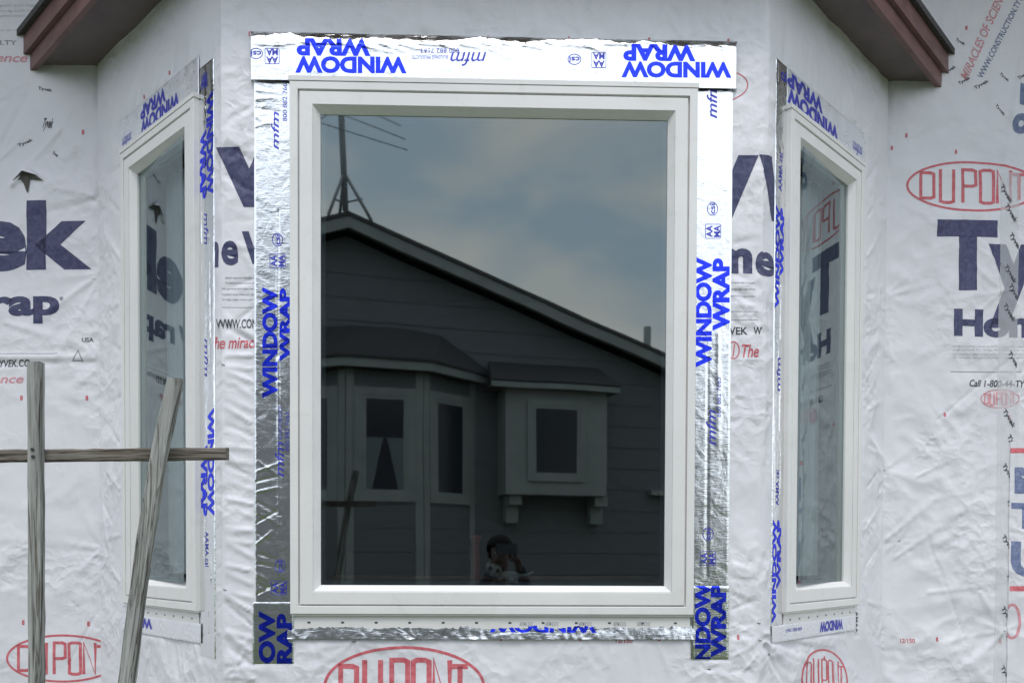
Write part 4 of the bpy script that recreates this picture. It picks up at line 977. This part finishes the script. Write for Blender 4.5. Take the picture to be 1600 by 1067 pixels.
# its bay window
pj = .55
aL, aR = V_(540, 700, pj)[0], V_(661, 700, pj)[0]; wR_ = V_(741, 700, 0)[0]; wL_ = aL-(wR_-aR)
def bayfr():   # three faces
    pL, pR = (wL_, 0), (wR_, 0)
    pts = [(wL_, 0), (aL, pj), (aR, pj), (wR_, 0)]; res = []
    for (a, d_), (b, e_) in zip(pts, pts[1:]):
        O = NB.P(a, 0, d_); Q = NB.P(b, 0, e_); U = (Q-O).normalized(); Nn = Vector((0, 0, 1)).cross(U); 
        if Nn.dot(NB.Nn) < 0: Nn = -Nn
        res.append((Frame(O, U, Nn), (Q-O).length))
    return res
zft, zfb = V_(600, 561, pj+.2)[1], V_(600, 574, pj+.2)[1]
zct, zcb = V_(600, 604, pj)[1], V_(600, 784, pj)[1]; zgt, zgb = V_(600, 620, pj)[1], V_(600, 767, pj)[1]
def nput(name, fr_, dims, m_, parent=None):
    bm = bmesh.new(); fr_.box(bm, *dims); fixn(bm)
    if parent is None: return nbpart(name, bm, m_)
    o = put(name, bm, m_, parent); o.matrix_parent_inverse = parent.matrix_parent_inverse.copy() if parent.type == 'MESH' and False else Matrix(); return o
def nwin(fr_, u0, u1, zt_, zb_, cas, parent_label=None, cur=False, gz=None):
    """a cased window: casing ring > sash, pane"""
    bm = bmesh.new(); sweep(fr_, u0, u1, zb_, zt_, [(0, 0.0), (0, .035), (cas, .035), (cas, .005)], bm)
    c_ = nbpart('window', bm, TRIM)
    def s(o): return o
    bm = bmesh.new(); sweep(fr_, u0, u1, zb_, zt_, [(cas, .012), (cas, .026), (cas+.05, .026), (cas+.05, .004)], bm); o1 = put('sash', bm, TRIM, c_)
    bm = bmesh.new(); fr_.box(bm, u0+cas+.04, u1-cas-.04, zb_+cas+.04, zt_-cas-.04, .014, .018); fixn(bm); o2 = put('pane', bm, DGL, c_)
    if cur:
        for s_ in (-1, 1):
            bm = bmesh.new(); mid = (u0+u1)/2; hw = (u1-u0)/2-cas-.04; zt2, zb2 = zt_-cas-.55, zb_+cas+.05
            m_ = 6; prev = None
            for i in range(m_+1):
                z_ = zt2+(zb2-zt2)*i/m_; inner = .02+(hw-.10)*(i/m_)**.9
                a, b = fr_.P(mid+s_*hw, z_, .0195), fr_.P(mid+s_*inner, z_, .0195); a2, b2 = fr_.P(mid+s_*hw, z_, .0215), fr_.P(mid+s_*inner, z_, .0215)
                cur_ = [bm.verts.new(q) for q in (a, b, b2, a2)]
                if prev:
                    for k_ in range(4): bm.faces.new([prev[k_], prev[(k_+1) % 4], cur_[(k_+1) % 4], cur_[k_]])
                else: bm.faces.new(cur_)
                prev = cur_
            bm.faces.new(prev[::-1]); fixn(bm); put('curtain', bm, CUR, c_)
    return c_
fr3 = bayfr()
for i, (fr_, ln_) in enumerate(fr3):
    nput('bay_wall', fr_, (0, ln_, 0, zfb, -.05, 0), SID)
    for k in range(12):
        za = k*EXPO
        if za+EXPO < zfb:
            nput('siding_board', fr_, (.07, ln_-.07, za+.008, za+EXPO, 0, .012), SID)
    for u_ in ((0, .1), (ln_-.1, ln_)): nput('corner_board', fr_, (*u_, 0, zfb, 0.0, .022), TRIM)
    cas = .08
    nwin(fr_, .10, ln_-.10, zct, zcb, cas+.02, cur=(i == 1))
def path2(off):
    t = off*.45
    return [NB.P(wL_-off*1.3, 0, 0), NB.P(aL-t, 0, pj+off), NB.P(aR+t, 0, pj+off), NB.P(wR_+off*1.3, 0, 0)]
def rib2(name, prof, m_):
    bm = bmesh.new(); rows = [[bm.verts.new(p+Vector((0, 0, z_))) for p in path2(o_)] for o_, z_ in prof]
    for i in range(len(rows)):
        a, b = rows[i], rows[(i+1) % len(rows)]
        for q in range(3): bm.faces.new([a[q], a[q+1], b[q+1], b[q]])
    for q in (0, 3): bm.faces.new([r_[q] for r_ in rows])
    nbpart(name, bm, m_)
rib2('bay_fascia', [(.17, zfb), (.20, zfb), (.20, zft), (.17, zft)], TRIM); rib2('bay_soffit', [(0, zfb+.01), (.168, zfb+.01), (.168, zfb+.03), (0, zfb+.03)], SOFFIT)
zr = V_(600, 518, 0)[1]
rib2('bay_roof', [(.23, zft+.003), (.23, zft+.03), (-.35, zr), (-.35, zft+.003)], SHING)

# its box window
ob = .45; b0_, b1_ = V_(790, 700, ob)[0], V_(948, 700, ob)[0]; zbt, zbb = V_(868, 606, ob)[1], V_(868, 773, ob)[1]
nput('box_bay', NB, (b0_, b1_, zbb, zbt, .02, ob), TRIM)
c0_, c1_ = V_(824, 700, ob)[0], V_(914, 700, ob)[0]; nwin(Frame(NB.P(0, 0, ob), NB.U, NB.Nn), c0_, c1_, V_(868, 626, ob)[1], V_(868, 752, ob)[1], .07)
e0, e1 = V_(768, 700, ob+.15)[0], V_(968, 700, ob+.15)[0]; z1_, z2_ = V_(868, 597, ob+.15)[1], V_(868, 608, ob+.15)[1]
nput('box_fascia', NB, (e0, e1, z2_, z1_, ob+.13, ob+.16), TRIM); nput('box_soffit', NB, (e0, e1, z2_+.01, z2_+.03, .02, ob+.128), SOFFIT)
bm = bmesh.new(); hexa(bm, [NB.P(e0, z1_, ob+.18), NB.P(e1, z1_, ob+.18), NB.P(e1-.1, z1_+.35, .02), NB.P(e0+.1, z1_+.35, .02), NB.P(e0, z1_-.02, ob+.16), NB.P(e1, z1_-.02, ob+.16), NB.P(e1-.1, z1_-.02, .02), NB.P(e0+.1, z1_-.02, .02)]); nbpart('box_roof', bm, SHING)
for x0_, x1_ in ((794, 813), (928, 947)):
    u0_, u1_ = V_(x0_, 790, .3)[0], V_(x1_, 790, .3)[0]; zb1, zb2, zb3 = V_(868, 775, .3)[1], V_(868, 790, .3)[1], V_(868, 818, .1)[1]
    bm = bmesh.new(); NB.box(bm, u0_, u1_, zb2, zbb-.002, .02, .36); NB.box(bm, u0_, u1_, zb3, zb2-.002, .02, .18); nbpart('bracket', bm, TRIM)
# a small ledge at its right
w0_ = V_(1012, 766, 0)[0]; zz = V_(1020, 770, 0)[1]; nput('small_ledge', NB, (w0_, w0_+.8, zz-.04, zz+.03, .02, .14), TRIM)
rec = [o for o in bpy.data.objects if o.parent and o.parent.parent is nb]

# roof antenna
MET = mat('galvanised', (0.34, 0.35, 0.36), 0.6, 0.3)
dA = -.55
def ap(x_, y_, d_=dA): return NB.P(*V_(x_, y_, d_), d_)
ant = empty('antenna', NB.P(A0, apex, dA), 'rooftop aerial on a tripod mast at the gable peak, mirrored in the glass', 'antenna')
def ab(name, pts, r_):
    bm = bmesh.new(); tube(bm, pts, r_, 8); fixn(bm); o = put(name, bm, MET, ant, smooth=True); o.matrix_parent_inverse = Matrix.Translation(ant.location).inverted(); return o
m0 = ap(540, 330); mt_ = ap(532, 150)
ab('mast', [m0, mt_], .042)
for x_, y_, d_ in ((513, 336, -.35), (581, 346, -.35), (531, 334, -1.3)): ab('leg', [ap(538, 268), NB.P(*V_(x_, y_, d_), d_)], .022)
ab('brace', [ap(524, 312), ap(537, 317, -.9), ap(566, 311)], .014)
ab('boom', [NB.P(*V_(470, 158, 0), 0), NB.P(*V_(560, 176, -1.2), -1.2)], .018)
for i, (xa, ya, xb, yb) in enumerate(((500, 192, 636, 234), (540, 182, 632, 217), (572, 174, 626, 197), (560, 172, 592, 182), (490, 180, 545, 176), (495, 190, 520, 176))):
    ab('element', [ap(xa, ya, -.3-.15*i), ap(xb, yb, -.3-.15*i)], .007)

# ------------------------------------------------------------------ photographer, seen only as a reflection
SKIN = mat('skin', (0.13, 0.075, 0.065), 0.5); HAIR = mat('hair', (0.015, 0.013, 0.013), 0.8, spec=0.15); SHIRT = mat('shirt_navy', (0.03, 0.035, 0.06), 0.85); JEANS = mat('jeans', (0.04, 0.05, 0.09), 0.9); PHONE = mat('phone_case', (0.08, 0.09, 0.11), 0.3)
HY = -.34
hx = (Frame((0, 2*YG-HY, 0), (1, 0, 0), (0, -1, 0))).px(781, 866)[0]
HZ = (Frame((0, 2*YG-HY, 0), (1, 0, 0), (0, -1, 0))).px(781, 866)[1]
person = empty('person', (hx, HY, 0), 'dark haired person in a navy shirt holding up a phone, mirrored in the big window', 'person')
def skin(name, verts, edges, m_, root=0, lv=2, parent=person):
    me = bpy.data.meshes.new(name); me.from_pydata([v[:3] for v in verts], edges, []); o = bpy.data.objects.new(name, me); COL.objects.link(o); me.materials.append(m_)
    sk = o.modifiers.new('skin', 'SKIN'); 
    lay_ = me.skin_vertices[0] if me.skin_vertices else None
    if lay_ is None:
        bm = bmesh.new(); bm.from_mesh(me); bm.verts.layers.skin.verify(); bm.to_mesh(me); bm.free(); lay_ = me.skin_vertices[0]
    for i, v in enumerate(verts):
        r_ = v[3]; lay_.data[i].radius = r_ if isinstance(r_, tuple) else (r_, r_); lay_.data[i].use_root = (i == root)
    sb = o.modifiers.new('sub', 'SUBSURF'); sb.levels = lv; sb.render_levels = lv
    dg = bpy.context.evaluated_depsgraph_get(); dg.update(); me2 = bpy.data.meshes.new_from_object(o.evaluated_get(dg))
    bpy.data.objects.remove(o); me2.polygons.foreach_set('use_smooth', [True]*len(me2.polygons)); me2.materials.clear()
    return put(name, me2, m_, parent)
k_ = HZ
hp = k_-.74; sh_z = k_-.25
px_ = -hx                                   # the phone is at the camera: x=0
vs = [(0, 0, hp, (.13, .10)), (0, 0, hp+.22, (.12, .09)), (0, 0, sh_z-.06, (.15, .10)), (0, .01, sh_z+.03, (.06, .06)), (0, .02, sh_z+.10, (.055, .055)),
      (0, .03, k_-.06, (.065, .075)), (0, .02, k_+.02, (.078, .095)), (0, .01, k_+.08, (.06, .075)),
      (-.17, 0, sh_z-.02, .055), (-.24, .10, sh_z-.22, .045), (px_-.07, .28, k_-.05, .026), (px_-.055, .31, k_-.01, (.03, .02)),
      (.17, 0, sh_z-.02, .055), (.26, .10, sh_z-.22, .045), (px_+.08, .28, k_-.05, .026), (px_+.065, .31, k_-.01, (.03, .02)),
      (-.09, 0, hp-.06, .09), (-.10, .01, hp-.42, .06), (-.10, -.02, .09, .04), (-.10, .12, .04, .035),
      (.09, 0, hp-.06, .09), (.10, .01, hp-.42, .06), (.10, -.02, .09, .04), (.10, .12, .04, .035)]
ed = [(0,1),(1,2),(2,3),(3,4),(4,5),(5,6),(6,7),(2,8),(8,9),(9,10),(10,11),(2,12),(12,13),(13,14),(14,15),(0,16),(16,17),(17,18),(18,19),(0,20),(20,21),(21,22),(22,23)]
for s_, hb_ in ((-1, 11), (1, 15)):          # fingers curled over the phone's edge, thumb below
    bx_, by_, bz_ = vs[hb_][:3]
    for q in range(4):
        i0 = len(vs); L_ = (.030, .034, .032, .026)[q]
        vs += [(bx_-s_*.006, by_+.006, bz_+.030-.019*q, .009), (bx_-s_*.026, by_+.014, bz_+.032-.019*q, .008), (bx_-s_*(.026+L_*.6), by_+.004, bz_+.032-.019*q, .007)]
        ed += [(hb_, i0), (i0, i0+1), (i0+1, i0+2)]
    i0 = len(vs); vs += [(bx_-s_*.008, by_-.014, bz_-.03, .010), (bx_-s_*.034, by_-.016, bz_-.035, .008)]; ed += [(hb_, i0), (i0, i0+1)]
body = skin('body', vs, ed, SKIN)
jk = [(0, 0, hp-.02, (.15, .115)), (0, 0, hp+.22, (.14, .105)), (0, 0, sh_z-.05, (.17, .115)), (0, .01, sh_z+.02, (.075, .07)), (-.18, 0, sh_z-.02, .068), (-.245, .10, sh_z-.22, .058), (px_-.075, .265, k_-.06, .036), (.18, 0, sh_z-.02, .068), (.265, .10, sh_z-.22, .058), (px_+.085, .265, k_-.06, .036)]
skin('shirt', jk, [(0,1),(1,2),(2,3),(2,4),(4,5),(5,6),(2,7),(7,8),(8,9)], SHIRT)
skin('trousers', [(0, 0, hp+.0, (.14, .11)), (-.09, 0, hp-.08, .10), (-.10, .01, hp-.42, .075), (-.10, -.02, .10, .06), (.09, 0, hp-.08, .10), (.10, .01, hp-.42, .075), (.10, -.02, .10, .06)], [(0,1),(1,2),(2,3),(0,4),(4,5),(5,6)], JEANS)
bm = bmesh.new(); ellipsoid(bm, (0, -.005, k_+.045), (.098, .112, .105), 24)
bmesh.ops.delete(bm, geom=[v for v in bm.verts if v.co.y > .045 and v.co.z < k_+.055], context='VERTS'); put('hair', bm, HAIR, person, smooth=True)
bm = bmesh.new(); ellipsoid(bm, (0, .105, k_-.012), (.012, .018, .020), 10); put('nose', bm, SKIN, person, smooth=True)
for s_ in (-1, 1):
    bm = bmesh.new(); ellipsoid(bm, (s_*.03, .093, k_+.012), (.012, .008, .007), 10); put('eye', bm, mat('eye_white', (.5, .5, .5), .3), person, smooth=True)
    bm = bmesh.new(); ellipsoid(bm, (s_*.082, .01, k_-.005), (.010, .020, .030), 10); put('ear', bm, SKIN, person, smooth=True)
bm = bmesh.new(); ellipsoid(bm, (0, .098, k_-.05), (.024, .008, .007), 10); put('mouth', bm, mat('lips', (.25, .08, .08), .4), person, smooth=True)
bm = bmesh.new(); Frame((0, 0, 0), (1, 0, 0), (0, 1, 0)).box(bm, -.075, .075, EYE-.045, EYE+.030, -.016, -.008); fixn(bm)
bmesh.ops.bevel(bm, geom=bm.edges[:], offset=.003, segments=2, affect='EDGES'); put('phone', bm, PHONE, label='dark phone held sideways in both hands by the photographer', cat='phone')
